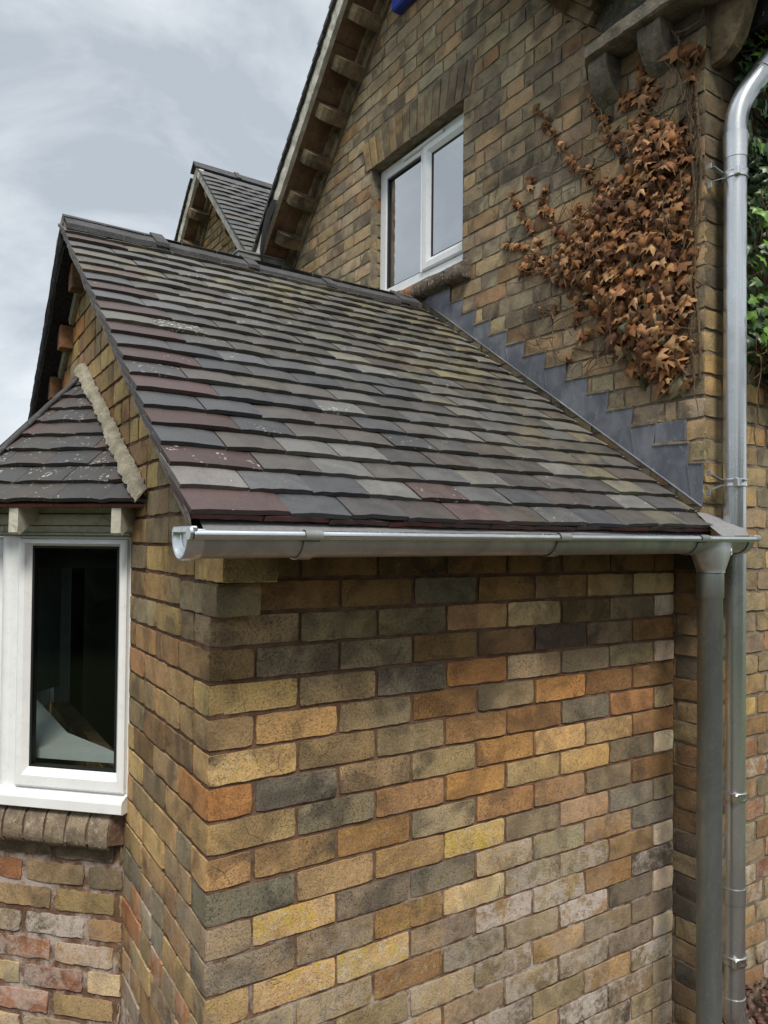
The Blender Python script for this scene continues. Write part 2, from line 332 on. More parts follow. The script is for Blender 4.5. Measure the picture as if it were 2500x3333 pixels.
def split(rects, hole):                       # cut a rectangular opening out of a list of bricks
    h0, h1, g0, g1 = hole; out = []
    for r in rects:
        u0, u1, z0, z1 = r[:4]
        if u1 <= h0 or u0 >= h1 or z1 <= g0+.02 or z0 >= g1-.02: out.append(r); continue
        if u0 < h0: out.append((u0, h0, z0, z1)+r[4:])
        if u1 > h1: out.append((h1, u1, z0, z1)+r[4:])
    return out
def mortar_sheet(mb, poly, nd, d, mi=1):
    nd = np.array(nd, float); mb.col = (.3, .3, .3, 0); mb.fx = (0, 0, 0, 0)
    mb.prism([np.array(p, float)-nd*d for p in poly], -nd*.05, mi)
J = .0085                                      # joint width

W = 1.79; AG = math.radians(1.54)
GU = np.array([math.sin(AG), math.cos(AG), 0]); GN = np.array([-math.cos(AG), math.sin(AG), 0])
gx = lambda y: y*math.tan(AG)
RY, EY = 1.6, -.195                            # ridge and eaves lines of the porch roof
zroof = lambda y: .205+.70*(y if y < RY else 2*RY-y)     # top of the tiles
G1 = .0826

# ================================================================== PORCH
porch = thing('porch', 'low brick porch with a dark tiled lean-to gable roof, built against the taller house', 'porch', (.9, 1.5, -ZG))
ROWS = {1: 'b b b G b t c', 2: 'g g g t c b g w', 3: 'm g g b m k e b', 4: 'y h G o c e h w', 5: 't y g b h O b b', 6: 'y t e b b G o g', 7: 'o G t h o y t b', 8: 't e m O t y G w',
        9: 'y m b h o m e b', 10: 'G t m y h t G g', 11: 'h y G G g g m G', 12: 'e g b c e g m w', 13: 't y y b b t b k', 14: 'g t b e h m G w', 15: 't G g h g t e G', 16: 'h e t g h e G w', 17: 't g G h e h t g', 18: 'h t e h h G e h', 19: 'h G h e t h e h', 20: 'h e h t h e h h'}
LICH = {(12, 2): .35, (11, 0): .3, (14, 2): .5, (14, 0): .3, (15, 1): .5, (16, 1): .4, (17, 1): .35, (17, 2): .3, (10, 2): .35, (9, 2): .3, (12, 3): .3, (11, 1): .9, (13, 1): .8, (13, 2): 1., (10, 3): .75, (8, 0): .25, (6, 0): .45, (12, 1): .15, (14, 1): .45, (13, 0): .3, (15, 0): .4, (16, 0): .3, (7, 5): .35, (15, 2): .3}
SOOT = {(3, 0): .35, (4, 0): .3, (4, 2): .8, (6, 5): .5, (7, 1): .8, (7, 2): .5, (8, 1): .75, (9, 3): .5, (10, 0): .7, (11, 2): .9, (12, 0): .8, (2, 0): .6, (2, 1): .35, (2, 2): .35, (3, 1): .6, (3, 2): .5, (5, 2): .6, (4, 3): .3, (8, 6): .5, (12, 1): .5, (11, 3): .6, (13, 7): .6}
first_cols = {}
fr = []
for r in range(-1, 23):
    z0 = -.259-(r-2)*G1+J/2; z1 = z0+G1-J
    z0 += RNG.uniform(-.001, .001)
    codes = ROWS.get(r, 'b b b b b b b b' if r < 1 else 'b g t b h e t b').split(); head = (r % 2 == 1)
    u = 0.; k = 0
    while u < W-.02:
        wd = .1193 if (head and k == 0) else .2387
        a, b = u+(J/2 if k else 0)+RNG.uniform(-.002, .002)*(k > 0), min(u+wd-J/2+RNG.uniform(-.002, .002), W-.006)
        code = codes[min(k, len(codes)-1)]; col = bcol(code, .09)
        low = max(0, min(1, (-z0-.80)/.45)); fx = (SOOT.get((r, k), (RNG.choice([0, 0, .15, .3, .45]) if code != 'w' else 0)+(.55 if r < 1 else 0)), LICH.get((r, k), RNG.random()*.16*(r > 7)*(k < 4)), max(0, low*RNG.uniform(.1, 1.)*(1.15 if k > 3 else .5)*(1 if RNG.random() < .75 else .2)), 0)  # top courses darkened in colour to stand in for the gutter's shade
        if k == 0: first_cols[r] = (col, fx)
        if b > a: fr.append((a, b, z0, z1, col, fx, RNG.uniform(-.0012, .0012)))
        u += wd; k += 1
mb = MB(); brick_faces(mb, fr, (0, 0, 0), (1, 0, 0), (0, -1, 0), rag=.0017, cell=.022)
mortar_sheet(mb, [(.004, 0, -ZG-.1), (W, 0, -ZG-.1), (W, 0, .06), (.004, 0, .06)], (0, -1, 0), .0055)
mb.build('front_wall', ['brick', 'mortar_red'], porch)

# corbelled kneeler bricks at the corner, two steps out
for z0, z1, out, wd, code in ((-.183+J/2, -.100-J/2, .046, .112, 'g'), (-.100+J/2, -.019-J/2, .092, .135, 't')):
    mb = MB(); c = bcol(code, .03); mb.col = c; mb.fx = (.35, 0, 0, 0)
    brick_faces(mb, [(-.001, wd, z0, z1, c, (.4, 0, 0, 0), 0)], (0, -out, 0), (1, 0, 0), (0, -1, 0), cell=.02, depth=out+.01)
    brick_faces(mb, [(-out, .234 if code == 'g' else .1145, z0, z1, bcol('h' if code == 'g' else 'y'), (.2, 0, 0, 0), 0.0015)], (0, 0, 0), GU, GN, cell=.02)
    mb.box(.003, wd-.003, -out+.003, .01, z0-.0, z1+.004)
    mb.build('corbel', 'brick', porch)

# gable wall with the bay opening
yk = lambda u: u*math.cos(AG)
def zg(u): return zroof(yk(u))-.075
gb = []
for r in range(-22, 23):
    z0 = -.259-(r-2)*G1+J/2; z1 = z0+G1-J; u = 0.; k = 0; head = (r % 2 == 0)   # opposite of the front wall
    while u < 3.2:
        wd = .1193 if (k == 0 and head) else (.2387 if RNG.random() < .6 else .1193)
        a, b = u+(J/2 if k else .0012), u+wd-J/2
        up_ = z0 > .1
        code = RNG.choice('ytmmogyt' if up_ else 'gtehbtmgyt')
        if r > 11: code = RNG.choice('hteghtGhmw')
        col, fx = bcol(code), [RNG.choice([0, 0, .2, .4, .6]), 0, 0, 0]
        if r > 5: fx[1] = RNG.random()*.45*(RNG.random() < .5)
        if r > 10: fx[2] = RNG.random()*min(1., (r-10)*.18); 
        if r > 12 and RNG.random() < .35: col = (col[0]*1.15, col[1]*.88, col[2]*.85, col[3])
        if up_: fx[0] *= .5
        if k == 0 and r in first_cols and r > 1: col, fx = first_cols[r]
        if not (r in (0, 1) and k == 0) : gb.append((a, b, z0, z1, col, tuple(fx), RNG.uniform(-.0015, .0015)))
        u += wd; k += 1
gb = split(gb, (.88, 2.36, -.80, .02))
mb = MB(); brick_faces(mb, gb, (0, 0, 0), GU, GN, cell=.03, zmax=zg)
def gp(y, z): return (gx(y), y, z)
for poly in ([gp(.004, -ZG-.1), gp(.88, -ZG-.1), gp(.88, zroof(.88)-.08), gp(.004, zroof(.004)-.08)], [gp(2.36, -ZG-.1), gp(3.2, -ZG-.1), gp(3.2, zroof(3.2)-.08), gp(2.36, zroof(2.36)-.08)],
             [gp(.88, .02), gp(2.36, .02), gp(2.36, zroof(2.36)-.08), gp(RY, zroof(RY)-.08), gp(.88, zroof(.88)-.08)], [gp(.88, -ZG-.1), gp(2.36, -ZG-.1), gp(2.36, -.80), gp(.88, -.80)]):
    mortar_sheet(mb, poly, GN, .0055)
mb.build('gable_wall', ['brick', 'mortar_red'], porch)
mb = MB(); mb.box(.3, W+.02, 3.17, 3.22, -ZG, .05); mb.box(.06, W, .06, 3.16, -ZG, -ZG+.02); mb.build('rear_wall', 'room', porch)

# roof: deck, tiles, undereaves course
SL = math.hypot(RY-EY, .70*(RY-EY)); cs = (RY-EY)/SL; sn = .70*(RY-EY)/SL
TH, GA = .0125, SL/22.4
roof = None
def roof_tiles(mb, side):
    dn = np.array([0, -cs*side, -sn]); nm = np.array([0, -sn*side, cs]); apex = np.array([0, RY, zroof(RY)])-nm*.034
    for r in range(22):
        s1 = SL-r*GA; s0 = s1-.175; y = RY-cs*side*s1; xv = gx(y)-.112
        x = xv; k = 0; big = (r % 2 == 0)
        while x < W-.046:
            wd = .232 if (big and k == 0) else .1645
            xe = min(x+wd, W-.045); 
            if W-.045-xe < .05: xe = W-.045
            t = r/22; yel = max(0, min(1, .25+t*.9+(x/W-.5)*.7+RNG.uniform(-.3, .3)))
            if big and k == 0: col = (.057, .036, .034) if r < 16 or RNG.random() < .5 else (.1, .09, .075)
            elif r == 1 and k == 0: col = (.115, .108, .105)
            elif r == 0 or RNG.random() < .3: col = RNG.choice([(.045, .046, .050), (.05, .047, .048), (.057, .048, .046), (.053, .055, .060)])
            else: col = RNG.choice([(.050, .051, .055), (.066, .067, .071), (.080, .081, .083), (.062, .057, .054), (.086, .085, .080), (.054, .052, .052), (.104, .104, .101)])
            if (r, k) in ((0, 4), (1, 4)): col = (.066, .047, .044)
            if RNG.random() < .02*yel: col = (.15, .135, .085)
            v = RNG.uniform(.86, 1.16); mb.col = tuple(q*v for q in col)+(RNG.random(),)
            mb.fx = (max(0, yel-.36)*RNG.uniform(.2, 1.1), RNG.choice([.05, .1, .2, .3, .5]) if RNG.random() < .5 else .02, 0, 0)
            if (r, k) == (11, 1): mb.fx = (.2, 1.5, 0, 0)
            tile(mb, x+.0015, xe-.0015, s0, s1, apex, dn, nm, cam=.0020 if not (big and k == 0) else .0015)
            x = xe; k += 1
            if k > 20: break
def tile(mb, x0, x1, s0, s1, apex, dn, nm, cam=.004, ud=np.array([1., 0, 0]), nx=6, ns=3, th=TH, rag=.0025):
    tilt = th/GA; l0, l1 = RNG.uniform(-.002, .004), RNG.uniform(-.002, .005); vs = []
    ws = [RNG.uniform(-rag, rag) for _ in range(nx+1)]; sk = RNG.uniform(-.003, .003)
    sag = lambda x: .005*math.sin(x*2.6+s1*1.3)+.003*math.sin(x*1.7-s1*4)
    for j in range(ns+1):
        b = j/ns; s_ = s0+(s1-s0)*b
        for i in range(nx+1):
            a = i/nx; x = x0+(x1-x0)*a; ss_ = s_+(ws[i]+sk*(a-.5))*(j == ns)
            h = th+tilt*(s_-s0)+cam*(1-(2*a-1)**2)*b+(l0*(1-a)+l1*a)*b+sag(x)*.7
            if j == ns: h -= .0022
            if i in (0, nx): h -= .0012
            vs.append(apex+dn*ss_+nm*h+ud*x)
    ni = nx+1; fs = [(j*ni+i, (j+1)*ni+i, (j+1)*ni+i+1, j*ni+i+1) for j in range(ns) for i in range(nx)]
    if np.dot(np.cross(dn, ud), nm) < 0: fs = [f[::-1] for f in fs]
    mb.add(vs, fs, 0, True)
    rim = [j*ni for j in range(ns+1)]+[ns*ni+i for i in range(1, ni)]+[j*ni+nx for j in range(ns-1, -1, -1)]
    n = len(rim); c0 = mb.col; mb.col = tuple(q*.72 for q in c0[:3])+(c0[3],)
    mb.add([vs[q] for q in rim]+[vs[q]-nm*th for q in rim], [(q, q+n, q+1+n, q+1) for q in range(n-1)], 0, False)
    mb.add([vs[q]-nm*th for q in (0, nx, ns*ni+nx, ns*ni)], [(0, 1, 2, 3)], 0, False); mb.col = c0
mb = MB(); roof_tiles(mb, 1); roof_tiles(mb, -1)
roof = mb.build('roof', 'tile', porch)
# undereaves tiles (reddish tails showing under the first course)
mb = MB(); nm_ = np.array([0, -sn, cs]); dn_ = np.array([0, -cs, -sn]); ap_ = np.array([0, RY, zroof(RY)])-nm_*.034
x = gx(EY)-.108
while x < W-.07:
    xe = min(x+.168, W-.066); c = RNG.choice([(.15, .055, .045), (.12, .05, .042), (.10, .06, .052)]); mb.col = c+(RNG.random(),); mb.fx = (0, .2, 0, 0)
    tile(mb, x+.001, xe-.001, SL-.16, SL-.001, ap_-nm_*.0125-dn_*.0, dn_, nm_, cam=.001); x = xe
mb.build('undereaves_course', 'tile', roof)
mb = MB()                                       # boarded deck under the tiles
for sd_ in (1, -1):
    y0, y1 = RY-sd_*(RY-EY-.05), RY; a = [(gx(y0)-.085, y0, zroof(EY+.05)-.066), (W, y0, zroof(EY+.05)-.066), (W, y1, zroof(RY)-.062), (gx(y1)-.085, y1, zroof(RY)-.062)]
    mb.prism(a, (0, 0, .016))
mb.build('deck', 'felt_black', roof)
# mortar verges: rough bedding band under the tile ends, with slate undercloak
def verge_band(mb, side):
    n = 70; rows = [[], [], [], [], []]
    for i in range(n+1):
        t = i/n; s_ = .02+t*(SL-.03); y = RY-cs*side*s_; zt = .205+.70*RY-sn*s_
        j = lambda q: RNG.uniform(-q, q)
        xo = gx(y)-.109
        rows[0].append((xo-.003+j(.002), y, zt-.016+j(.003)))
        rows[1].append((xo+j(.003), y, zt-.030+j(.004)))
        rows[2].append((xo+.004+j(.004), y, zt-.052+j(.003)))
        rows[3].append((xo+.012+j(.004), y, zt-.072+j(.004)))
        rows[4].append((gx(y)+.01, y, zt-.076))
    mb.grid(rows, 0, True, side < 0)
mb = MB(); verge_band(mb, 1); mb.build('verge_mortar', 'mortar_verge', roof)
mb = MB(); verge_band(mb, -1); mb.build('verge_mortar', 'felt_black', roof)
for sd_ in (1, -1):
    mb = MB()
    for i in range(11):
        s0, s1 = .03+i*.195, .03+i*.195+.19; q = lambda s_, dx, dz: (gx(RY-cs*sd_*s_)+dx, RY-cs*sd_*s_, .205+.70*RY-sn*s_+dz)
        e = RNG.uniform(-.004, .004)
        mb.prism([q(s0, -.096+e, -.073), q(s1, -.096-e, -.076), q(s1, .02, -.079), q(s0, .02, -.076)], (0, 0, -.009))
    mb.build('undercloak', 'felt_black' if sd_ < 0 else 'mortar_verge', roof)
# angular ridge tiles with raised joints
xs = [gx(RY)-.105, .354, .777, 1.191, 1.636, 1.72]
for i in range(5):
    mb = MB(); dz = [0, -.004, -.010, -.006, 0.][i]; x0, x1 = xs[i], xs[i+1]-.004
    zt = .205+.70*RY+.012+dz; wg = .128
    def wing(x0, x1, lift, wlen, th):
        ny, nz_ = .70, 1.
        L_ = math.hypot(1, .7)
        pts = []
        for sgn in (1, -1):
            d_ = np.array([0, -sgn/L_, -.70/L_]); n_ = np.array([0, -sgn*.70/L_, 1/L_])
            top = np.array([0, RY, zt+lift+th]); inn = np.array([0, RY, zt+lift-th*.25])
            e_ = d_*wlen
            nx = 6
            P_ = []
            for q in range(nx+1):
                xx = x0+(x1-x0)*q/nx; j = RNG.uniform(-.0012, .0012)
                X = np.array([xx, 0, 0])
                P_.append([X+top, X+top+e_+n_*j, X+inn+e_*1.0+n_*(j-.002), X+inn])
            mb.grid(P_, 0, False, sgn > 0)
            for q, fl in ((0, 0), (nx, 1)):
                mb.add(P_[q], [(0, 1, 2, 3) if (fl ^ (sgn > 0)) else (3, 2, 1, 0)], 0)
    wing(x0, x1, 0, wg, .017)
    if i < 4: wing(x1-.052, x1+.003, .0145, wg+.008, .012)
    mb.build('ridge_tile', 'ridge', roof)
mb = MB()                                        # mortar plug and rubble under the first ridge tile
mb.grid([[(gx(RY)-.108+RNG.uniform(-.003, .003), RY-yy, .205+.70*RY-.70*abs(yy)+(.012 if abs(yy) < .1 else -.012)+RNG.uniform(-.003, .003)) for yy in np.linspace(-.12, .12, 9)], [(gx(RY)-.095, RY-yy, .205+.70*RY-.70*abs(yy)-.062) for yy in np.linspace(-.12, .12, 9)]], 0, True, True)
mb.build('ridge_end_mortar', 'mortar_verge', roof)
# grey underlay felt hanging into the gutter
mb = MB(); P_ = []
for j, (y, z) in enumerate(((-.10, .085), (-.165, .04), (-.20, .016), (-.225, -.004))):
    row = []
    for i in range(60):
        x = -.085+i*(W+.03-.0)/59; wv = (.007*math.sin(x*7)+.005*math.sin(x*17+1))*(j/3); row.append((x, y+wv*.6-.012*(j == 3)*math.sin(x*5)**2, z+wv))
    P_.append(row)
mb.grid(P_, 0, True, True)
fl = [[(W-.075, -.14, .118), (W-.02, -.135, .118), (W+.05, -.14, .104)], [(W-.085, -.20, .066), (W-.0, -.205, .073), (W+.085, -.215, .080)], [(W-.09, -.245, .035), (W-.01, -.25, .035), (W+.045, -.265, .028)]]
mb.grid(fl, 0, True, True)
mb.build('underlay_felt', 'felt', roof)
# wall plate / soffit gap
mb = MB(); mb.box(.02, W, -.03, .012, .0, .055); mb.build('wall_plate', 'felt_black', porch)
for x in (.30, .72, 1.13, 1.5):
    mb = MB(); mb.box(x, x+.05, -.15, .0, -.012, .05); mb.build('rafter_foot', 'felt_black', roof)

# stepped lead flashing and soakers
ST = [(1.56, 1.325), (1.523, 1.358), (1.341, 1.345), (1.34, 1.252), (1.238, 1.250), (1.247, 1.173), (1.135, 1.173), (1.151, 1.094), (1.026, 1.094), (1.035, 1.015), (.905, 1.013), (.915, .941), (.790, .938), (.797, .865), (.657, .86), (.665, .786), (.533, .781), (.538, .708), (.415, .705), (.419, .63), (.304, .625), (.313, .545), (.185, .543), (.194, .467), (.079, .467), (.091, .383), (-.06, .377), (-.056, .303), (-.116, .299), (-.116, .145)]
mb = MB(); lo = lambda y: .148+.7026*(y+.124)-.012
ys = sorted(set([p[0] for p in ST]))
poly = [(W-.009, y, z) for y, z in ST]
mb.prism(poly, (.006, 0, 0))
for y, z in ((.02, .42), (.30, .60), (.62, .84), (.95, 1.06)): pass
fla = mb.build('flashing', 'lead', porch)
mb = MB(); mb.tube([(W-.011, y, lo(y)) for y in np.linspace(-.116, 1.54, 30)], .004, 8); mb.build('flashing_edge', 'lead', fla)
mb = MB(); fp = MB()
for i in range(2, len(ST)-2, 2):
    (ya, za), (yb, zb) = ST[i], ST[i+1]                     # riser of a step
    if i % 4 == 2:
        mb.prism([(W-.0125, yb-.004, zb), (W-.0125, yb+.002, zb), (W-.0115, yb-.03+.012, lo(yb-.03)), (W-.0115, yb-.03+.005, lo(yb-.03))], (.006, 0, 0)); mb.build('flashing_lap', 'lead', fla); mb = MB()
    (yc, zc) = ST[i+2]; fp.prism([(W-.0125+RNG.uniform(-.001, .001), yb, zb-.003), (W-.0125, yc, zc-.003), (W-.0125, yc, zc+.007), (W-.0125, yb, zb+.007)], (.012, 0, 0)); fp.build('flashing_pointing', 'mortar_old', fla); fp = MB()
mb = MB(); mb.obox((W, 0, 0), (0, 1, 0), (0, 0, 1), (-1, 0, 0), -.048, .085, .386, .464, 0, .007, 0, .002); mb.build('flashing_patch', 'lead', fla)
for r in range(22):
    mb = MB(); s1 = SL-r*GA; s0 = s1-.14; mb.col = (.3, .3, .3, 0)
    h = lambda s_: TH+TH/GA*(s_-s0)-.004+RNG.uniform(-.001, .001)
    if r == 0: continue
    q = lambda s_, x: ap_+dn_*s_+nm_*h(s_)+np.array([x, 0, 0])
    mb.prism([q(s0, W-.09), q(s1-.002, W-.09), q(s1-.012, W-.010), q(s0, W-.010)], nm_*.0016)
    mb.build('soaker', 'soaker', roof)
# corbel bricks and cream mortar fillets under the far verge
for y in (1.70, 1.98, 2.25, 2.52, 2.79):
    mb = MB(); z = zroof(y)-.075; dv = np.array([GU[0], GU[1]*cs, -sn]); 
    mb.obox(gp(y, z), GU, (0, 0, 1), GN, -.04, .04, -.105, .0, -.01, .055, 0, .0025); mb.build('corbel', 'orange_brick', porch)
    mb = MB(); y2 = y+.135; a = np.array(gp(y2, zroof(y2)-.10)); mb.obox(a, np.array([0, .82, -.57]), (0, .57, .82), GN, -.105, .105, -.03, .03, 0, .022, 0, .003); mb.build('verge_fillet', 'mortar_flaunch', porch)
# ================================================================== BAY WINDOW
bay = thing('bay_window', 'canted bay window with white frame, lichened tile roof and brick base on the porch gable', 'bay window', (-.1, 1.6, -ZG))
S2 = math.sqrt(.5); BU = np.array([-S2, S2, 0]); BN = np.array([-S2, -S2, 0]); YC = 1.6
def mir(p): return (p[0]+2*(YC-p[1])*0+gx(2*YC-p[1])-gx(p[1]), 2*YC-p[1], p[2])
B0 = np.array([.022, .812, 0]); BL = .475        # brick face: start on the gable, length of the canted side
B1 = B0+BU*BL; xF = B1[0]; yF0, yF1 = B1[1], 2*YC-B1[1]
GB = .0868; JB = .017
def bay_rows(L, seed):
    out = []
    for r in range(11):
        z1 = -.995-r*GB-.0; z0 = z1-GB+JB; u = -.10 if r % 2 else -.21
        while u < L:
            wd = .235; a, b = max(u+JB/2, .004), min(u+wd-JB/2, L)
            if r == 0: code = RNG.choice('eGb')
            else: code = RNG.choice('chtcyrGhcth')
            fx = (RNG.choice([0, .3, .6]), 0, RNG.random()*.9*(r > 2), 0)
            if b > a: out.append((a, b, z0, z1, bcol(code), fx, RNG.uniform(-.002, .002)))
            u += wd
    return out
mb = MB()
brick_faces(mb, bay_rows(BL, 1), B0, BU, BN, rag=.0038, cell=.02)
brick_faces(mb, bay_rows(yF1-yF0, 2), B1, (0, 1, 0), (-1, 0, 0), rag=.004, cell=.035)
BU2 = np.array([S2, S2, 0]); BN2 = np.array([-S2, S2, 0])
brick_faces(mb, bay_rows(BL, 3), (xF, yF1, 0), BU2, BN2, rag=.004, cell=.035)
cB2 = np.array([xF, yF1, 0])
for O, u, n, L in ((B0, BU, BN, BL), (B1, np.array([0, 1., 0]), np.array([-1., 0, 0]), yF1-yF0), (cB2, BU2, BN2, BL)):
    mortar_sheet(mb, [O+Zz*(-ZG-.1), O+u*L+Zz*(-ZG-.1), O+u*L+Zz*-.885, O+Zz*-.885], n, .006)
mb.build('wall', ['brick', 'mortar_red'], bay)
# bull-nosed brick sill
mb = MB()
def bull(O, u, n, u0, u1):
    pr = [(-.02, -.884), (.022, -.886), (.044, -.902), (.058, -.930), (.062, -.965), (.058, -.990), (.048, -1.003), (-.02, -1.003)]
    A = [O+u*(u0+RNG.uniform(0, .003))+n*(d+RNG.uniform(-.003, .003))+Zz*(z+RNG.uniform(-.003, .003)) for d, z in pr]; B = [a+u*(u1-u0)+n*RNG.uniform(-.002, .002) for a in A]
    k = len(pr); mb.add(A+B, [(i, (i+1) % k, (i+1) % k+k, i+k) for i in range(k)], 0, True); mb.add(A, [tuple(range(k-1, -1, -1))]); mb.add(B, [tuple(range(k))])
u = .026
while u < BL-.01: bull(B0, BU, BN, u, min(u+.068, BL)); u += .077
u = .01
while u < yF1-yF0: bull(B1, np.array([0, 1., 0]), np.array([-1., 0, 0]), u, u+.062); u += .078
for O, uu, n, L in ((B0, BU, BN, BL), (B1, np.array([0, 1., 0]), np.array([-1., 0, 0]), yF1-yF0)):
    mb.add([O+uu*.002+n*.0+Zz*-1.0, O+uu*L+Zz*-1.0, O+uu*L+n*.057+Zz*-.985, O+uu*.024+n*.057+Zz*-.985, O+uu*.024+n*.043+Zz*-.909, O+uu*L+n*.043+Zz*-.909, O+uu*L+Zz*-.886, O+uu*.002+Zz*-.886], [(0, 1, 2, 3), (3, 2, 5, 4), (4, 5, 6, 7), (0, 3, 4, 7)], 1)
mb.build('sill', ['bullnose', 'mortar_red'], bay)
# white frames
FO = np.array([.021, .777, 0]); FL = .47
win = None
def window_side(O, u, n, L, z0, z1, stiles, name='window_frame', parent=None, glass='glass_dark', wt=.030, wb=.062):
    """outer frame, opener sash with mitred profile, glass"""
    mb = MB(); u, n = np.array(u, float), np.array(n, float)
    ff = lambda a0, a1, b0, b1, c0, c1, bv=.004: mb.obox(O, u, Zz, n, a0, a1, b0, b1, c0, c1, 0, bv)
    l, r = stiles
    ff(0, l[0], z0, z1, -.055, 0); ff(L-r[0], L, z0, z1, -.055, 0); ff(l[0], L-r[0], z1-.012, z1, -.055, 0); ff(l[0], L-r[0], z0, z0+.012, -.055, 0)
    fo = mb.build(name, 'upvc', parent or bay)
    mb = MB(); a0, a1, b0, b1 = l[0]+.001, L-r[0]-.001, z0+.013, z1-.013; wl, wr = l[1], r[1]
    c1 = .014
    q = lambda a, b, c: O+u*a+Zz*b+n*c
    ring = [(a0, b0, c1-.004), (a0+.006, b0+.006, c1), (a0+wl*.62, b0+wb*.62, c1), (a0+wl, b0+wb, c1-.016), (a0+wl, b0+wb, -.03)]
    def rect(k):
        f_ = [0, .1, .62, 1, 1][k]; c = [c1-.004, c1, c1, c1-.018, -.03][k]
        e = [0, .006, None, None, None][k]
        A0 = a0+(wl*f_ if e is None else e); A1 = a1-(wr*f_ if e is None else e); B0_ = b0+(wb*f_ if e is None else e); B1_ = b1-(wt*f_ if e is None else e)
        return [q(A0, B0_, c), q(A1, B0_, c), q(A1, B1_, c), q(A0, B1_, c)]
    R_ = [[q(a0, b0, -.04), q(a1, b0, -.04), q(a1, b1, -.04), q(a0, b1, -.04)]]+[rect(k) for k in range(5)]
    vs = [p for rr in R_ for p in rr]; fs = []
    for k in range(5):
        for i in range(4): fs.append((k*4+i, k*4+(i+1) % 4, k*4+4+(i+1) % 4, k*4+4+i))
    if np.dot(np.cross(u, Zz), n) < 0: fs = [f[::-1] for f in fs]
    mb.add(vs, fs, 0, False); sash = mb.build('sash', 'upvc', fo)
    mb = MB(); A0, A1, B0_, B1_ = a0+wl, a1-wr, b0+wb, b1-wt
    for x0, x1, y0, y1 in ((A0, A0+.009, B0_, B1_), (A1-.007, A1, B0_, B1_), (A0, A1, B1_-.008, B1_), (A0, A1, B0_, B0_+.006)): mb.obox(O, u, Zz, n, x0, x1, y0, y1, -.03, c1-.019)
    mb.build('gasket', 'gasket', fo)
    mb = MB(); mb.add([q(A0, B0_, -.01), q(A1, B0_, -.01), q(A1, B1_, -.01), q(A0, B1_, -.01)], [(0, 1, 2, 3)]); mb.build('pane', glass, fo)
    return fo
window_side(FO, BU, BN, FL, -.836, .014, ((.008, .036), (.060, .042)), 'window_frame', None, 'glass_dark', .022, .062)
F1 = FO+BU*FL; yA, yB = F1[1], 2*YC-F1[1]
window_side(np.array([F1[0]+.002, yA+.03, 0]), (0, 1, 0), (-1, 0, 0), yB-yA-.06, -.836, .014, ((.03, .05), (.03, .05)))
window_side(np.array([F1[0], yB, 0]), BU2, BN2, FL, -.836, .014, ((.06, .05), (.012, .044)))
mb = MB(); mb.tube([(F1[0]+.03, yA+.012, -.83), (F1[0]+.03, yA+.012, .012)], .034, 10); mb.tube([(F1[0]+.03, yB-.012, -.83), (F1[0]+.03, yB-.012, .012)], .034, 10); mb.build('corner_post', 'upvc', bay)
mb = MB()                                        # sloping sill nosing under the frames
for O, u, n, L in ((FO, BU, BN, FL+.004), (F1, np.array([0, 1., 0]), np.array([-1., 0, 0]), yB-yA), (np.array([F1[0], yB, 0]), BU2, BN2, FL)):
    pr = [(-.05, -.826), (.012, -.832), (.033, -.842), (.036, -.850), (.036, -.880), (.030, -.884), (-.05, -.884)]
    A = [O+n*d+Zz*z+u*.0 for d, z in pr]; B = [a+u*L+u*d*.41*0 for a, (d, z) in zip(A, pr)]; k = len(pr)
    mb.add(A+B, [(i, (i+1) % k, (i+1) % k+k, i+k) for i in range(k)]); mb.add(A, [tuple(range(k-1, -1, -1))]); mb.add(B, [tuple(range(k))])
mb.build('frame_sill', 'upvc', bay)
# inside: white sill board, plaster jambs, dark room
mb = MB(); mb.prism([(F1[0]+.06, yA+.03, -.72), (F1[0]+.06, yB-.03, -.72), (F1[0]+.24, yB-.03, -.72), (F1[0]+.24, yA+.16, -.72), (.0, .98, -.72), (.02, .87, -.72)][::-1], (0, 0, -.03)); mb.build('sill_board', 'upvc', bay)
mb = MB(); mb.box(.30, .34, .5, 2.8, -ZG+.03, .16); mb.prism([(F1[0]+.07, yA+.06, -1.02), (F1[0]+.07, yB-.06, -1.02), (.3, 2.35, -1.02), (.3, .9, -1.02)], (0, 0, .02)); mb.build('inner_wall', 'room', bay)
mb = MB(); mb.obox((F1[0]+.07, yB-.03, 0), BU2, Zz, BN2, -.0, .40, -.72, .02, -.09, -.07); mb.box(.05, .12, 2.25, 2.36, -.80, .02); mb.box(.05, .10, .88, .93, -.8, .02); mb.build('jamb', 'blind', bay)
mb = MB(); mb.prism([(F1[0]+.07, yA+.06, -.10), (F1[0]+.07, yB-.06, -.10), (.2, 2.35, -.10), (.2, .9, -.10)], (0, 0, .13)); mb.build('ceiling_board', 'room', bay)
# grimy fascia boards, brackets
mb = MB()
for O, u, n, L in ((FO, BU, BN, FL), (F1, np.array([0, 1., 0]), np.array([-1., 0, 0]), yB-yA), (np.array([F1[0], yB, 0]), BU2, BN2, FL)):
    for z0, z1, d in ((.015, .022, .022), (.023, .046, .008), (.048, .085, .016), (.0865, .150, .010)): mb.obox(O, u, Zz, n, -.01, L+d*.4, z0, z1, -.05, d, 0, .0025)
mb.build('fascia', 'paint_olive', bay)
for O, u, n, L, ul in ((FO, BU, BN, FL, (-.028, .335)), (F1, np.array([0, 1., 0]), np.array([-1., 0, 0]), yB-yA, (.05, .45, .85))):
    for uu in ul:
        mb = MB(); a = O+u*uu
        pr = [(.0, .012+.02), (.0, .12), (.118, .12), (.125, .045), (.118, .022)] if 1 else 0
        pr = [(.01, .135), (.08, .135), (.128, .10), (.130, .022), (.120, .014), (.03, .062), (.01, .075)]
        mb.prism([a+n*d*.88+Zz*z for d, z in pr], u*.033); mb.build('bracket', 'paint_old', bay)
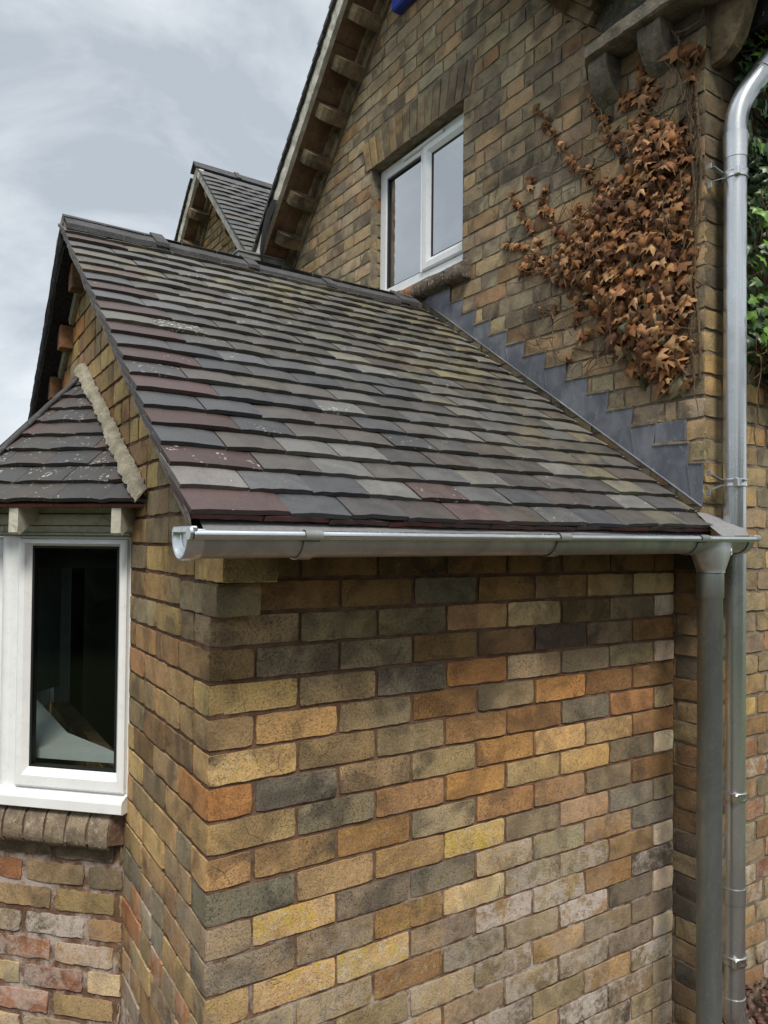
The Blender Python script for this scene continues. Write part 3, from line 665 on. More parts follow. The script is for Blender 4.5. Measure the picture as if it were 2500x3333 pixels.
# bay roof: three tiled slopes running up to a point on the gable
AP = np.array([gx(YC)-.005, YC, .705])
E0 = np.array([gx(.584), .584, .128]); E1 = np.array([-.475, 0, .128]); E1[1] = E0[1]+(E0[0]-E1[0]); E2 = np.array([E1[0], 2*YC-E1[1], .128]); E3 = np.array([gx(2*YC-E0[1]), 2*YC-E0[1], .128])
def tri_roof(mb, A, B, C, gauge=.103, wd=.168, cut=None):
    """tiles clipped to the triangle A-B (eaves) - C (apex)"""
    u = (B-A)/np.linalg.norm(B-A); mid = C-A; up = mid-u*mid.dot(u); H = np.linalg.norm(up); up /= H; n = np.cross(u, up)
    if n[2] < 0: n = -n
    L = np.linalg.norm(B-A); ca = mid.dot(u); nr = int(H/gauge)+1
    dn = -up
    for r in range(nr):
        t0 = r*gauge; t1 = min(t0+.165, H)
        ua = lambda t: ca*min(t, H)/H; ub = lambda t: L+(ca-L)*min(t, H)/H
        x = ua(t0)-(.05 if r % 2 else .0)-.01; 
        while x < ub(t0):
            xe = x+wd*RNG.uniform(.98, 1.02); 
            a0, a1 = max(x, ua(t0)), min(xe, ub(t0)); b0, b1 = max(x, ua(t1)), min(xe, ub(t1))
            if a1-a0 > .015:
                if b1 < b0: b0 = b1 = (b0+b1)/2 if 0 else min(max(b0, ua(t1)), ub(t1))
                col = RNG.choice([(.042, .042, .045), (.052, .041, .040), (.06, .039, .037), (.040, .039, .040), (.048, .042, .039)])
                mb.col = col+(RNG.random(),); mb.fx = (RNG.random()*.08, RNG.uniform(.25, .85), 0, 0)
                nx, ns = 5, 3; vs = []
                l0, l1 = RNG.uniform(-.002, .003), RNG.uniform(-.002, .004)
                for j in range(ns+1):
                    f = j/ns; t = t1+(t0-t1)*f; p0, p1 = b0+(a0-b0)*f, b1+(a1-b1)*f
                    for i in range(nx+1):
                        a = i/nx; h = .0135+.13*(t1-t)+.005*(1-(2*a-1)**2)*f+(l0*(1-a)+l1*a)*f-(.002 if j == ns else 0)
                        vs.append(A+u*(p0+(p1-p0)*a+.0008*(1-2*a))+up*(t+(RNG.uniform(-.003, .003) if j == ns else 0))+n*(h-.034))
                ni = nx+1; fs = [(j*ni+i, j*ni+i+1, (j+1)*ni+i+1, (j+1)*ni+i) for j in range(ns) for i in range(nx)]
                if np.dot(np.cross(u, -up), n) < 0: fs = [q[::-1] for q in fs]
                mb.add(vs, fs, 0, True)
                rim = [j*ni for j in range(ns+1)]+[ns*ni+i for i in range(1, ni)]+[j*ni+nx for j in range(ns-1, -1, -1)]; k = len(rim)
                mb.add([vs[q] for q in rim]+[vs[q]-n*.0135 for q in rim], [(q, q+k, q+1+k, q+1) for q in range(k-1)], 0, False)
            x = xe
    # eaves course underneath, reddish
    x = .0
    while x < L:
        xe = min(x+wd, L); mb.col = RNG.choice([(.16, .06, .045), (.13, .055, .045)])+(RNG.random(),); mb.fx = (0, .2, 0, 0)
        q = lambda a, t, h: A+u*a+up*t+n*h
        P8 = [q(x, .004, -.036), q(xe-.002, .004, -.036), q(xe-.002, .12, -.046), q(x, .12, -.046)]; mb.hexa(P8+[p+n*.012 for p in P8]); x = xe
    return n
mb = MB(); n1 = tri_roof(mb, E0, E1, AP); tri_roof(mb, E1, E2, AP); tri_roof(mb, E2, E3, AP); broof = mb.build('roof', 'tile', bay)
mb = MB()
mb.add([E0-Zz*.022+np.array([.04, .04, 0]), E1-Zz*.022+np.array([.06, .02, 0]), E2-Zz*.022+np.array([.06, -.02, 0]), E3-Zz*.022+np.array([.04, -.04, 0]), AP-Zz*.06], [(0, 1, 4), (1, 2, 4), (2, 3, 4), (0, 3, 2, 1)]); mb.build('roof_deck', 'felt_black', broof)
mb = MB()                                         # hips: small mortar runs
for A in (E1, E2): mb.tube([A+(AP-A)*t+Zz*(.004+RNG.uniform(-.002, .002)) for t in np.linspace(.0, .97, 20)], .010, 7)
mb.build('hip_edge', 'ridge', broof)
mb = MB(); P_ = []                                # rough cement fillet where the bay roof meets the gable
nn = 80; rw = 0
for i in range(nn+1):
    t = i/nn; p = E0+(AP-E0)*(-.02+t*1.03); rw = (rw*.75+RNG.uniform(-.006, .006)) if i else 0; wv = rw+.005*math.sin(t*9); row = []
    up_ = .028+rw*.5+RNG.uniform(-.003, .003); dn2 = .038+wv*.7+RNG.uniform(-.003, .003)
    for k, (a, h) in enumerate(((0, up_), (.25, up_*.9), (.55, .030), (.8, .022), (1, .002))):
        row.append(p+np.array([gx(p[1])-p[0], 0, 0])+GN*(.004+a*dn2*1.0)+Zz*(h*1.1+(.006 if a < .5 else 0)+a*dn2*-.15+RNG.uniform(-.0035, .0035))+np.array([RNG.uniform(-.003, .003), RNG.uniform(-.003, .003), 0]))
    P_.append(row)
mb.grid(P_, 0, True, True); mb.add(P_[0], [tuple(range(5))]); mb.build('cement_fillet', 'mortar_flaunch', broof)
# ================================================================== TALL HOUSE
house = thing('house', 'tall gabled house of weathered buff brick with a white window under a brick arch', 'house', (3.5, 1.7, -ZG))
YC0 = -.118; YA, ZA = 1.69, 3.46                # corner of the gable wall; apex of the wall line
GH = .0789
zrake = lambda y: (ZA-(y-YA)) if y > YA else max(ZA-(YA-y), 2.0)
rects = []
for r in range(-28, 41):
    z0 = .305+GH*r+.0032; z1 = z0+GH-.0064; u = 0.; k = 0
    st_ = (r % 2 == 0)
    first = .112 if st_ else .225
    while u < 3.62:
        wd = first if k == 0 else ((.056 if k == 1 else (.232 if k % 2 == 0 else .117)) if st_ else (.117 if k % 2 else .232))
        if RNG.random() < .14 and k > 3: wd = .232
        wd += RNG.uniform(-.006, .006) if k else 0
        a, b = u+.0032*(k > 0), u+wd-.0032; y = YC0+(a+b)/2; zm = (z0+z1)/2
        if y > .03 and z1 < zroof(y)-.12: u += wd; k += 1; continue
        q = RNG.random()
        code = RNG.choice('hegehthe') if q < .84 else RNG.choice('mbmt')
        dirt = 0 if zm < 1.2 else max(0, min(1, (.9-y)/.9))*min(1, (zm-1.2)/.5)
        if y < .03 and zm < .1: code = RNG.choice('bmghbk'); dirt = .5
        c = bcol(code, .12); d = (1.16-.50*dirt)*(.90 if code in 'mbot' else 1)
        if y > 2.2: d *= 1.06
        mm = (c[0]+c[1]+c[2])/3; c = tuple((v*.80+mm*q*.20)*d for v, q in zip(c[:3], (1.12, 1.0, .82)))+(c[3],); fx = (RNG.choice([.15, .35, .6, .8, .95])*(1 if code not in 'mot' else .6), 0, RNG.random()*.12, 0)
        rects.append((a, b, z0, z1, c, fx, RNG.uniform(-.0014, .0022))); u += wd; k += 1
oy = lambda y: y-YC0
rects = split(rects, (oy(1.252), oy(2.141), 1.42, 2.293)); rects = split(rects, (oy(1.185), oy(2.22), 2.294, 2.478)); rects = split(rects, (oy(1.185), oy(2.25), 1.335, 1.46))
mb = MB(); brick_faces(mb, rects, (W, YC0, 0), (0, 1, 0), (-1, 0, 0), rag=.0028, cell=.03, zmax=lambda u: zrake(u+YC0)-.002)
pw = lambda y, z: (W, y, z); nX = (-1, 0, 0)
for poly in ([pw(YC0+.010, -ZG-.1), pw(1.252, -ZG-.1), pw(1.252, zrake(1.252)), pw(.23, 2.0), pw(YC0+.010, 2.0)],
             [pw(2.141, .3), pw(3.5, .3), pw(3.5, zrake(3.5)), pw(2.141, zrake(2.141))], [pw(1.252, -ZG), pw(2.141, -ZG), pw(2.141, 1.44), pw(1.252, 1.44)], [pw(2.141, -ZG), pw(3.5, -ZG), pw(3.5, .3), pw(2.141, .3)],
             [pw(1.252, 2.293), pw(2.141, 2.293), pw(2.141, zrake(2.141)), pw(YA, ZA), pw(1.252, zrake(1.252))]):
    mortar_sheet(mb, poly, nX, .0034)
# brick reveals of the window opening
rv = [(.0, .085, .305+GH*r+.005, .305+GH*(r+1)-.005, bcol(RNG.choice('eghbG'), .1), (RNG.random()*.6, 0, .25*(RNG.random() < .4), 0), 0) for r in range(14, 26) if .305+GH*(r+1) < 2.32]
rv = [(a, b, z0, min(z1, 2.29), c, f_, p) for a, b, z0, z1, c, f_, p in rv if z0 < 2.26]
brick_faces(mb, rv, (W, 2.141, 0), (1, 0, 0), (0, -1, 0), rag=.003); brick_faces(mb, rv, (W, 1.252, 0), (1, 0, 0), (0, 1, 0), rag=.003)
mb.col = (.2, .17, .12, 0); mb.box(W+.004, W+.30, 2.147, 2.20, 1.34, 2.40, 1); mb.box(W+.004, W+.30, 1.19, 1.246, 1.34, 2.40, 1); mb.box(W+.008, W+.30, 1.25, 2.145, 2.296, 2.44, 1); mb.box(W+.01, W+.30, 1.25, 2.145, 1.30, 1.42, 1)
mb.build('gable_wall', ['brick', 'mortar_old'], house)
# flat arch of splayed soldier bricks
mb = MB(); n_ = 15
for i in range(n_):
    f = lambda t, e: (1.20+t*(2.19-1.20), 1.145+t*(2.245-1.145))[e]
    t0, t1 = i/n_+.004, (i+1)/n_-.004; arc = lambda t: .022*(1-(2*t-1)**2)
    mb.col = bcol(RNG.choice('heggte'), .12); k_ = .82; mb.col = tuple(v*k_ for v in mb.col[:3])+(mb.col[3],); mb.fx = (RNG.choice([.2, .5, .8]), 0, .1, 0)
    j = lambda: RNG.uniform(-.0015, .0015); pr = RNG.uniform(-.002, .003)
    P_ = [];  nz_ = 5
    for e_ in range(nz_+1):
        q = e_/nz_; za = 2.2935+.0*q+(2.474+arc((t0+t1)/2)-2.2935)*q
        ya, yb = f(t0, 0)*(1-q)+f(t0, 1)*q, f(t1, 0)*(1-q)+f(t1, 1)*q; row = []
        for w_, dd in ((0, .0095), (.0, -.0005), (.1, -.003), (.5, -.0035), (.9, -.003), (1, -.0005), (1, .0095)):
            row.append((W+dd-pr+(.002 if e_ in (0, nz_) else 0), ya+(yb-ya)*w_+j()*.7, za+j()))
        P_.append(row)
    mb.grid(P_, 0, False, True); mb.add([(W+.09, f(t0, 0), 2.2935), (W+.0, f(t0, 0), 2.2935), (W, f(t1, 0), 2.2935), (W+.09, f(t1, 0), 2.2935)], [(0, 1, 2, 3)])
mb.build('arch', 'brick', house)
# white window in the gable
FX = W+.072
mb = MB(); fo_ = lambda y0, y1, z0, z1, d0=0, d1=.07: mb.obox((FX, 0, 0), (0, 1, 0), (0, 0, 1), (-1, 0, 0), y0, y1, z0, z1, -d1, d0, 0, .004)
fo_(2.071, 2.139, 1.48, 2.291); fo_(1.254, 2.071, 2.224, 2.291); fo_(1.254, 1.315, 1.48, 2.224); fo_(1.690, 1.705, 1.535, 2.224, .012); fo_(1.315, 2.071, 1.48, 1.545)
mb.obox((FX, 0, 0), (0, 1, 0), (0, 0, 1), (-1, 0, 0), 1.256, 2.137, 1.462, 1.4798, -.07, .022, 0, .004)
uw = mb.build('window', 'upvc', house)
window_side(np.array([FX, 1.262, 0]), (0, 1, 0), (-1, 0, 0), .428, 1.528, 2.262, ((.004, .070), (.004, .062)), 'sash_frame', uw, 'glass_sky', .056, .062)
mb = MB(); mb.add([(FX+.02, 1.705, 1.545), (FX+.02, 2.071, 1.545), (FX+.02, 2.071, 2.224), (FX+.02, 1.705, 2.224)], [(0, 1, 2, 3)]); mb.build('pane', 'glass_sky', uw)
mb = MB()
for a in ((2.060, 2.071, 1.545, 2.224), (1.705, 1.713, 1.545, 2.224), (1.705, 2.071, 2.212, 2.224), (1.705, 2.071, 1.545, 1.552)): mb.box(FX+.008, FX+.018, *a)
mb.build('gasket', 'gasket', uw)
mb = MB(); mb.tube([(FX-.004, 1.885, 2.262), (FX-.008, 1.875, 2.262), (FX-.008, 1.515, 2.262), (FX-.004, 1.505, 2.262)], .011, 10); mb.build('trickle_vent', 'upvc', uw)
mb = MB(); mb.tube([(FX+.035, 1.60, 1.80), (FX+.06, 1.59, 1.82), (FX+.06, 1.58, 1.70)], .007, 8); mb.build('handle', 'upvc', uw)
mb = MB(); mb.box(FX+.30, FX+.32, 1.2, 2.2, 1.3, 2.4); mb.build('blind', 'blind', uw)
# sloping brick sill
mb = MB(); y = 1.180
while y < 2.22:
    y1 = y+RNG.uniform(.064, .072); red = y > 1.60 and y < 1.74
    j = lambda q=.004: RNG.uniform(-q, q)
    pr = [(W+.07, 1.462), (W-.0, 1.444), (W-.05, 1.424), (W-.064, 1.408), (W-.066, 1.365), (W-.054, 1.345), (W+.0, 1.342), (W+.07, 1.342)]
    A = [(x+j(), y+.002+j(.002), z+j()) for x, z in pr]; B = [(a[0]+j(.003), y1-.002, a[2]+j(.003)) for a in A]; k = len(pr)
    mi = 1 if red else 0
    mb.add(A+B, [(i, i+k, (i+1) % k+k, (i+1) % k) for i in range(k)], mi, True); mb.add(A, [tuple(range(k))], mi); mb.add(B, [tuple(range(k-1, -1, -1))], mi)
    y = y1+.004
mb.build('window_sill', ['sill', 'sill_red'], house)
# front wall of the house, to the right of the corner
rects = []
for r in range(-28, 22):
    z0 = .305+GH*r+.005; z1 = z0+GH-.010; u = 0.; k = 0
    while u < 1.7:
        wd = ((.225, .117, .232)[min(k, 1) if k < 2 else (1 if k % 2 else 2)]) if r % 2 == 0 else ((.112, .056)[k] if k < 2 else (.232 if k % 2 == 0 else .117)); wd += RNG.uniform(-.005, .005)
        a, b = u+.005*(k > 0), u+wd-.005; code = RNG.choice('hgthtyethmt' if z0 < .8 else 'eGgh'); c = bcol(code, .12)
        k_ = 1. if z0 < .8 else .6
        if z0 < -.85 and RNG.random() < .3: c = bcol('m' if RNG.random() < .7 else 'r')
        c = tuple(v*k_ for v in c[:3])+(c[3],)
        rects.append((a, b, z0, z1, c, (RNG.choice([0, .2, .5]), 0, RNG.random()*(.9 if z0 < -.8 else .1), 0), RNG.uniform(-.0025, .0025))); u += wd; k += 1
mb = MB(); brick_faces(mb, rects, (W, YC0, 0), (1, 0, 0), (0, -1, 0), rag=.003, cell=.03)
mortar_sheet(mb, [(W+.004, YC0, -ZG-.1), (W+1.75, YC0, -ZG-.1), (W+1.75, YC0, 2.04), (W+.004, YC0, 2.04)], (0, -1, 0), .004)
mb.build('front_wall', ['brick', 'mortar_old'], house)

# verge: strips, corbels, soffit slab, cement edge, tiles
def verge(parent, Xw, ya, za, side, t0, t1, corb, over=.25, rear=2.6, cn='corbel', tiles=True, t_tile=None):
    dn = np.array([0, S2*side, -S2]); nm = np.array([0, S2*side, S2]); o = np.array([Xw, ya, za]); ox = np.array([-1., 0, 0])
    mb = MB(); 
    mb.obox(o, dn, nm, ox, t0, t1, .001, .052, -.05, .018, 0, .003); mb.obox(o, dn, nm, ox, t0, t1, .053, .086, -.05, .055, 0, .003); mb.build('verge_strip', 'dentil', parent)
    for t in corb:
        mb = MB(); pr = [(.0, -.002), (.105, -.002), (.150, .006), (.178, .024), (.192, .052), (.193, .085), (0, .085)]; e = RNG.uniform(-.004, .004)
        mb.prism([o+dn*(t-.082+e)+ox*d+nm*n for d, n in pr], dn*.082); mb.build(cn, 'dentil', parent)
    mb = MB(); t = t0
    while t < t1-.02:
        te = min(t+.333, t1); mb.obox(o, dn, nm, ox, t+.0015, te-.0015, .0855, .118+RNG.uniform(0, .003), -.06, over-.012, 0, .002); t = te
    mb.build('soffit_slab', 'terracotta', parent)
    mb = MB(); P_ = []; n = 60
    for i in range(n+1):
        t = t0+(t1-t0)*i/n; j = lambda q: RNG.uniform(-q, q)
        P_.append([o+dn*t+ox*(over-.03)+nm*.084, o+dn*t+ox*(over+j(.002))+nm*(.084+j(.002)), o+dn*t+ox*(over+.006+j(.002))+nm*.12, o+dn*t+ox*(over+.004+j(.003))+nm*(.164+j(.003)), o+dn*t+ox*(over-.02)+nm*.168])
    if side > 0:
        mb.prism([o+ox*(over-.04)+np.array([0, dy, dz]) for dy, dz in ((-.125, .107), (0, .23), (.125, .107), (.07, .05), (0, .118), (-.07, .05))], ox*.043)
    mb.grid(P_, 0, False, side > 0); mb.build('verge_edge', 'coping', parent)
    if not tiles: return
    mb = MB(); tt = t_tile or t1; nr = int(tt/.098); L0 = .168
    ap = o+nm*.160; ap[0] = 0
    for r in range(nr):
        s1 = tt-r*.098; s0 = s1-.165; x = Xw-over-.03-(.0 if r % 2 else .084)+(.0 if r % 2 else .0)
        x = Xw-over-.028; first = True
        while x < Xw+rear:
            xe = x+(L0*1.5 if first and r % 2 else L0); first = False
            mb.col = RNG.choice([(.05, .05, .054), (.065, .062, .06), (.04, .04, .044)])+(RNG.random(),); mb.fx = (.15*RNG.random(), .25, 0, 0)
            tile(mb, x+.001, xe-.001, s0, s1, ap, dn, nm, .004, np.array([1., 0, 0]), 4, 2); x = xe
    rf = mb.build('roof', 'tile', parent)
    mb = MB(); mb.obox(o, dn, nm, ox, -.02, tt-.02, .12, .15, -rear, over-.02); mb.build('deck', 'felt_black', rf)
    return rf
verge(house, W, YA, ZA, 1, 0, 2.2, [.24+.285*i for i in range(7)])
verge(house, W, YA, ZA, -1, 0, 1.80, [.20+.285*i for i in range(6)])
# kneeler: stone ledge, rounded corbels, eaves
mb = MB(); P_ = []
for i in range(26):
    y = .425-i*.028; j = lambda q=.003: RNG.uniform(-q, q); k = min(1, i/3); th = .022+.026*min(1, i/9)
    P_.append([(W+.01, y, 1.962), (W-.100*k-.01, y, 1.962+j(.002)), (W-.108*k-.012+j(), y, 1.967+j()), (W-.110*k-.012+j(), y, 1.972+th+j()), (W-.104*k-.008+j(), y, 1.976+th), (W+.01, y, 1.990+th)])
mb.grid(P_, 0, False, False); mb.add(P_[0], [tuple(range(6))]); mb.box(W, W+.3, -.30, .40, 1.963, 2.0); mb.prism([(W+.02, .62, 2.33), (W+.02, .10, 2.33), (W+.02, .10, 1.99), (W+.02, .44, 1.99)], (.2, 0, 0)); mb.build('kneeler', 'kneeler', house)
def corbel_stone(y0, y1, pr, m, xs=None):
    mb = MB(); P_ = []
    for d, z in pr:
        j = lambda q=.0025: RNG.uniform(-q, q)
        P_.append([(W+.01, y0, z), (W-d+j(), y0, z+j()), (W-d-.001+j(), y0+.004, z+j()), (W-d+j(), (y0+y1)/2, z+j()), (W-d-.001+j(), y1-.004, z+j()), (W-d+j(), y1, z+j()), (W+.01, y1, z)])
    mb.grid(P_, 0, False, True); mb.build('kneeler_corbel', m, house)
PRK = [(.088, 1.963), (.092, 1.94), (.090, 1.918), (.083, 1.893), (.069, 1.866), (.049, 1.838), (.024, 1.815), (.0, 1.798)]
corbel_stone(.255, .350, PRK, 'kneeler'); corbel_stone(.008, .110, PRK, 'kneeler')
mb = MB(); P_ = []
for d, z in [(.19, 2.06), (.175, 2.0), (.15, 1.93), (.13, 1.87), (.11, 1.82), (.085, 1.78), (.05, 1.755), (.0, 1.745)]:
    j = lambda q=.003: RNG.uniform(-q, q); P_.append([(W+.03, YC0+.01, z), (W+.03+j(), YC0-d+j(), z+j()), (W+.034, YC0-d-.002+j(), z+j()), (W+.055+j(), YC0-d+j(), z+j()), (W+.085+j(), YC0-d+j(), z+j()), (W+.088, YC0+.01, z)])
mb.grid(P_, 0, False, False); mb.build('kneeler_corbel', 'kneeler_buff', house)
mb = MB(); mb.box(W-.06, W+1.75, -.62, YC0+.35, 2.045, 2.09); mb.box(W+.13, W+1.75, -.34, YC0+.02, 1.86, 2.04); mb.build('eaves_soffit', 'felt_black', house)
mb = MB(); mb.prism([(W-.1, .35, 2.28), (W-.1, -.62, 2.095), (W-.1, -.62, 2.12), (W-.1, .35, 2.33)], (1.85, 0, 0)); mb.build('eaves_roof', 'ridge', house)
# bitumen felt and lead box at the foot of the valley
mb = MB(); P_ = []
vz = [(1.545, 2.97, 2.36), (1.525, 3.02, 2.25), (1.52, 3.07, 2.14), (1.53, 3.13, 2.04), (1.56, 3.20, 1.99)]
for i, (x, y, z) in enumerate(vz):
    P_.append([(x-.01+RNG.uniform(-.008, .008), y-.045+.02*i*.4, z-.035+RNG.uniform(-.01, .01)), (x-.02, y, z+RNG.uniform(-.01, .01)), (x-.004, y+.06, z+.06), (x+.06, y+.16+RNG.uniform(-.02, .02), z+.09), (x+.2, y+.3, z+.10)])
mb.grid(P_, 0, True, False)
mb.grid([[(1.62, 3.62, 2.02), (1.60, 3.72, 2.05), (1.66, 3.83, 2.13)], [(1.62, 3.62, 2.13), (1.58, 3.74, 2.18), (1.64, 3.86, 2.25)], [(1.66, 3.60, 2.22), (1.62, 3.76, 2.27), (1.68, 3.90, 2.34)]], 0, True, True)
mb.build('valley_felt', 'felt_black', house)
mb = MB(); mb.box(1.375, 1.85, 3.21, 3.42, 1.80, 2.040); mb.box(1.366, 1.85, 3.20, 3.43, 2.0405, 2.052); mb.build('valley_box', 'soaker', house)

# ================================================================== REAR GABLE
wing_ = thing('rear_wing', 'rear gabled wing with dark tiles and pale cement verge, seen beyond the porch ridge', 'house', (3.2, 5.2, -ZG))
XR = 1.95; YR, ZR = 5.19, 3.36
rects = []
for r in range(0, 22):
    z0 = 1.9+.079*r+.006; z1 = z0+.079-.012; u = -.06*(r % 2)
    while u < 3.0:
        wd = RNG.choice([.23, .23, .117]); c = bcol(RNG.choice('mtohhtm'), .12); rects.append((u+.006, u+wd-.006, z0, z1, tuple(v*.85 for v in c[:3])+(c[3],), (RNG.random()*.6, 0, 0, 0), RNG.uniform(-.003, .003))); u += wd
zr2 = lambda y: ZR-abs(y-YR)
mb = MB(); brick_faces(mb, rects, (XR, 3.7, 0), (0, 1, 0), (-1, 0, 0), rag=.005, cell=.06, zmax=lambda u: zr2(u+3.7))
mortar_sheet(mb, [(XR, 3.7, 1.0), (XR, 6.7, 1.0), (XR, 6.7, zr2(6.7)), (XR, YR, ZR), (XR, 3.7, zr2(3.7))], nX, .007); mb.build('gable_wall', ['brick', 'mortar_old'], wing_)
verge(wing_, XR, YR, ZR, -1, 0, 1.72, [.3+.33*i for i in range(5)], .20, 2.2); verge(wing_, XR, YR, ZR, 1, 0, 2.2, [.3+.33*i for i in range(5)], .20, 2.2)
x = XR-.235; i = 0
while x < XR+2.1:
    mb = MB(); L_ = .46; zt = ZR+.168*1.414+.018
    for sg in (1, -1):
        a = np.array([x, YR, zt]); d_ = np.array([0, S2*sg, -S2]); n_ = np.array([0, S2*sg, S2]); mb.prism([a, a+d_*.12, a+d_*.12-n_*.016, a-Zz*.02], (L_-.005, 0, 0))
        if i in (0, 1, 2, 3): b = a+np.array([L_-.05, 0, .012]); mb.prism([b, b+d_*.125, b+d_*.125-n_*.014, b-Zz*.02], (.05, 0, 0))
    mb.build('ridge_tile', 'ridge', wing_); x += L_; i += 1

# ================================================================== GUTTER
GYc, GR = -.252, .047
gz = lambda x: .012+.012*(x/1.75)
gut = thing('gutter', 'bright galvanised half-round gutter with brackets and outlet below the porch tiles', 'gutter', (.8, GYc, .02))
X0, X1 = -.155, 1.795
def gsec(rad, n=18): return [(GYc+rad*math.cos(a), -rad*math.sin(a)) for a in np.linspace(0, math.pi, n)]   # back edge to front edge
mb = MB(); xs_ = np.linspace(X0, X1, 24)
for rad, fl in ((GR, True), (GR-.0012, False)): mb.grid([[(x, y, gz(x)+z) for y, z in gsec(rad)] for x in xs_], 0, True, fl)
mb.grid([[(x, GYc+GR, gz(x)), (x, GYc+GR, gz(x)+.012), (x, GYc+GR-.006, gz(x)+.012)] for x in (X0, X1)], 0, False)
gch = mb.build('channel', 'zinc_dark', gut)
mb = MB(); mb.tube([(x, GYc-GR-.0085, gz(x)+.001) for x in np.linspace(X0+.004, X1+.012, 12)], .0098, 16); mb.build('bead', 'zinc', gut)
for x, m in ((X0, 'zinc'), (X1, 'zinc_dark')):
    mb = MB(); sg = -1 if x < 0 else 1; rim = [(GYc+(GR+.004)*math.cos(a), -(GR+.004)*math.sin(a)) for a in np.linspace(0, math.pi, 22)]
    sec = lambda k, dx, up=.012: [(x+dx, GYc+(GR*k)*math.cos(a), gz(x)-(GR*k)*math.sin(a)) for a in np.linspace(0, math.pi, 22)]+[(x+dx, GYc-GR*k, gz(x)+up*k), (x+dx, GYc+GR*k, gz(x)+up*k)]
    rings = [sec(1.065, -sg*.030), sec(1.065, sg*.003), sec(.98, sg*.005), sec(.90, sg*.003), sec(.84, -sg*.006), sec(.55, -sg*.008)]
    k = 24; vs = [p for rr in rings for p in rr]; fs = [(a*k+i, a*k+(i+1) % k, a*k+k+(i+1) % k, a*k+k+i) for a in range(5) for i in range(k)]
    if sg > 0: fs = [f[::-1] for f in fs]
    mb.add(vs, fs, 0, True); mb.add(rings[-1], [tuple(range(k)) if sg < 0 else tuple(range(k-1, -1, -1))])
    mb.tube([(x+sg*-.0, GYc-GR-.010, gz(x)+.004), (x+sg*.006, GYc-GR-.010, gz(x)+.004)], .013, 14); 
    if sg < 0: mb.obox((x, 0, 0), (1, 0, 0), (0, 1, 0), (0, 0, 1), -.004, .012, GYc-GR-.016, GYc+GR, gz(x)+.004, gz(x)+.018, 0, .003)
    mb.build('stop_end', m, gut)
for x in (.11, .872, 1.50):
    mb = MB(); wd = .017
    for rad in (GR+.0015, GR+.0045): mb.grid([[(xx, y, gz(x)+z) for y, z in gsec(rad)] for xx in (x-wd, x+wd)], 0, True, rad > GR+.002)
    for xx, fl in ((x-wd, 0), (x+wd, 1)): mb.grid([[(xx, y, gz(x)+z) for y, z in gsec(r_)] for r_ in (GR+.0015, GR+.0045)], 0, False, fl)
    br = mb.build('bracket', 'zinc_dark', gut)
    mb = MB(); c = (GYc-GR-.0085, gz(x)+.001)
    P_ = [[(xx, c[0]+.0125*math.cos(a), c[1]+.0125*math.sin(a)) for a in np.linspace(-1.5, 3.6, 14)] for xx in (x-.021, x-.019, x+.019, x+.021)]
    mb.grid(P_, 0, True); mb.build('clip', 'soaker', br)
    mb = MB(); mb.box(x-.012, x+.012, GYc+GR-.004, -.02, gz(x)+.004, gz(x)+.009); mb.build('strap', 'zinc_dark', br)
# funnel outlet
OX = 1.622; mb = MB(); P_ = []
for k, (z, rx, ry) in enumerate(((.004, .100, .0502), (-.03, .094, .0505), (-.052, .080, .0500), (-.092, .052, .046), (-.101, .0445, .0445), (-.109, .0445, .0445))):
    P_.append([(OX+rx*math.cos(a), GYc+ry*math.sin(a)-.0015, gz(OX)+z) for a in np.linspace(0, 2*math.pi, 33)])
mb.grid(P_, 0, True, True); outl = mb.build('outlet', 'zinc_dark', gut)
mb = MB(); cx_, cz_ = OX+.052, gz(OX)-.040; yf = GYc-.0655           # embossed round maker's mark and two short lines of lettering
fy = lambda x, z: GYc-.0655+.20*max(0, -(z-gz(OX)) - .03)*.55+.0
ring = [(cx_+.0105*math.cos(a), 0, cz_+.0125*math.sin(a)) for a in np.linspace(0, 2*math.pi, 20)]
def on(x, z):
    zz = z-gz(OX); f = max(0, min(1, (-zz-.03)/.028)) if zz > -.052 else 1; rx = .094+(.080-.094)*f if zz > -.052 else .080+(.052-.080)*min(1, (-zz-.052)/.04); ry = .0505 if zz > -.052 else .0500+(.046-.0500)*min(1, (-zz-.052)/.04)
    c = max(-.98, min(.98, (x-OX)/rx)); return (x, GYc-.0025-ry*math.sqrt(1-c*c), z)
mb.tube([on(p[0], p[2]) for p in ring], .0010, 6, caps=False); mb.tube([on(cx_-.013, cz_), on(cx_, cz_+.001), on(cx_+.013, cz_)], .0009, 6); mb.tube([on(cx_, cz_+.011), on(cx_, cz_-.008)], .0008, 6)
mb.tube([on(cx_, cz_+.008), on(cx_-.006, cz_+.002)], .0007, 6); mb.tube([on(cx_, cz_+.008), on(cx_+.006, cz_+.002)], .0007, 6)
for zz, xs__ in ((cz_+.026, (-.010, -.005, 0, .005, .010)), (cz_+.033, (-.004, .002, .008))):
    for d in xs__: mb.tube([on(cx_+d, zz-.002), on(cx_+d+.002, zz+.002)], .0006, 5)
mb.build('maker_mark', 'white_mark', outl)

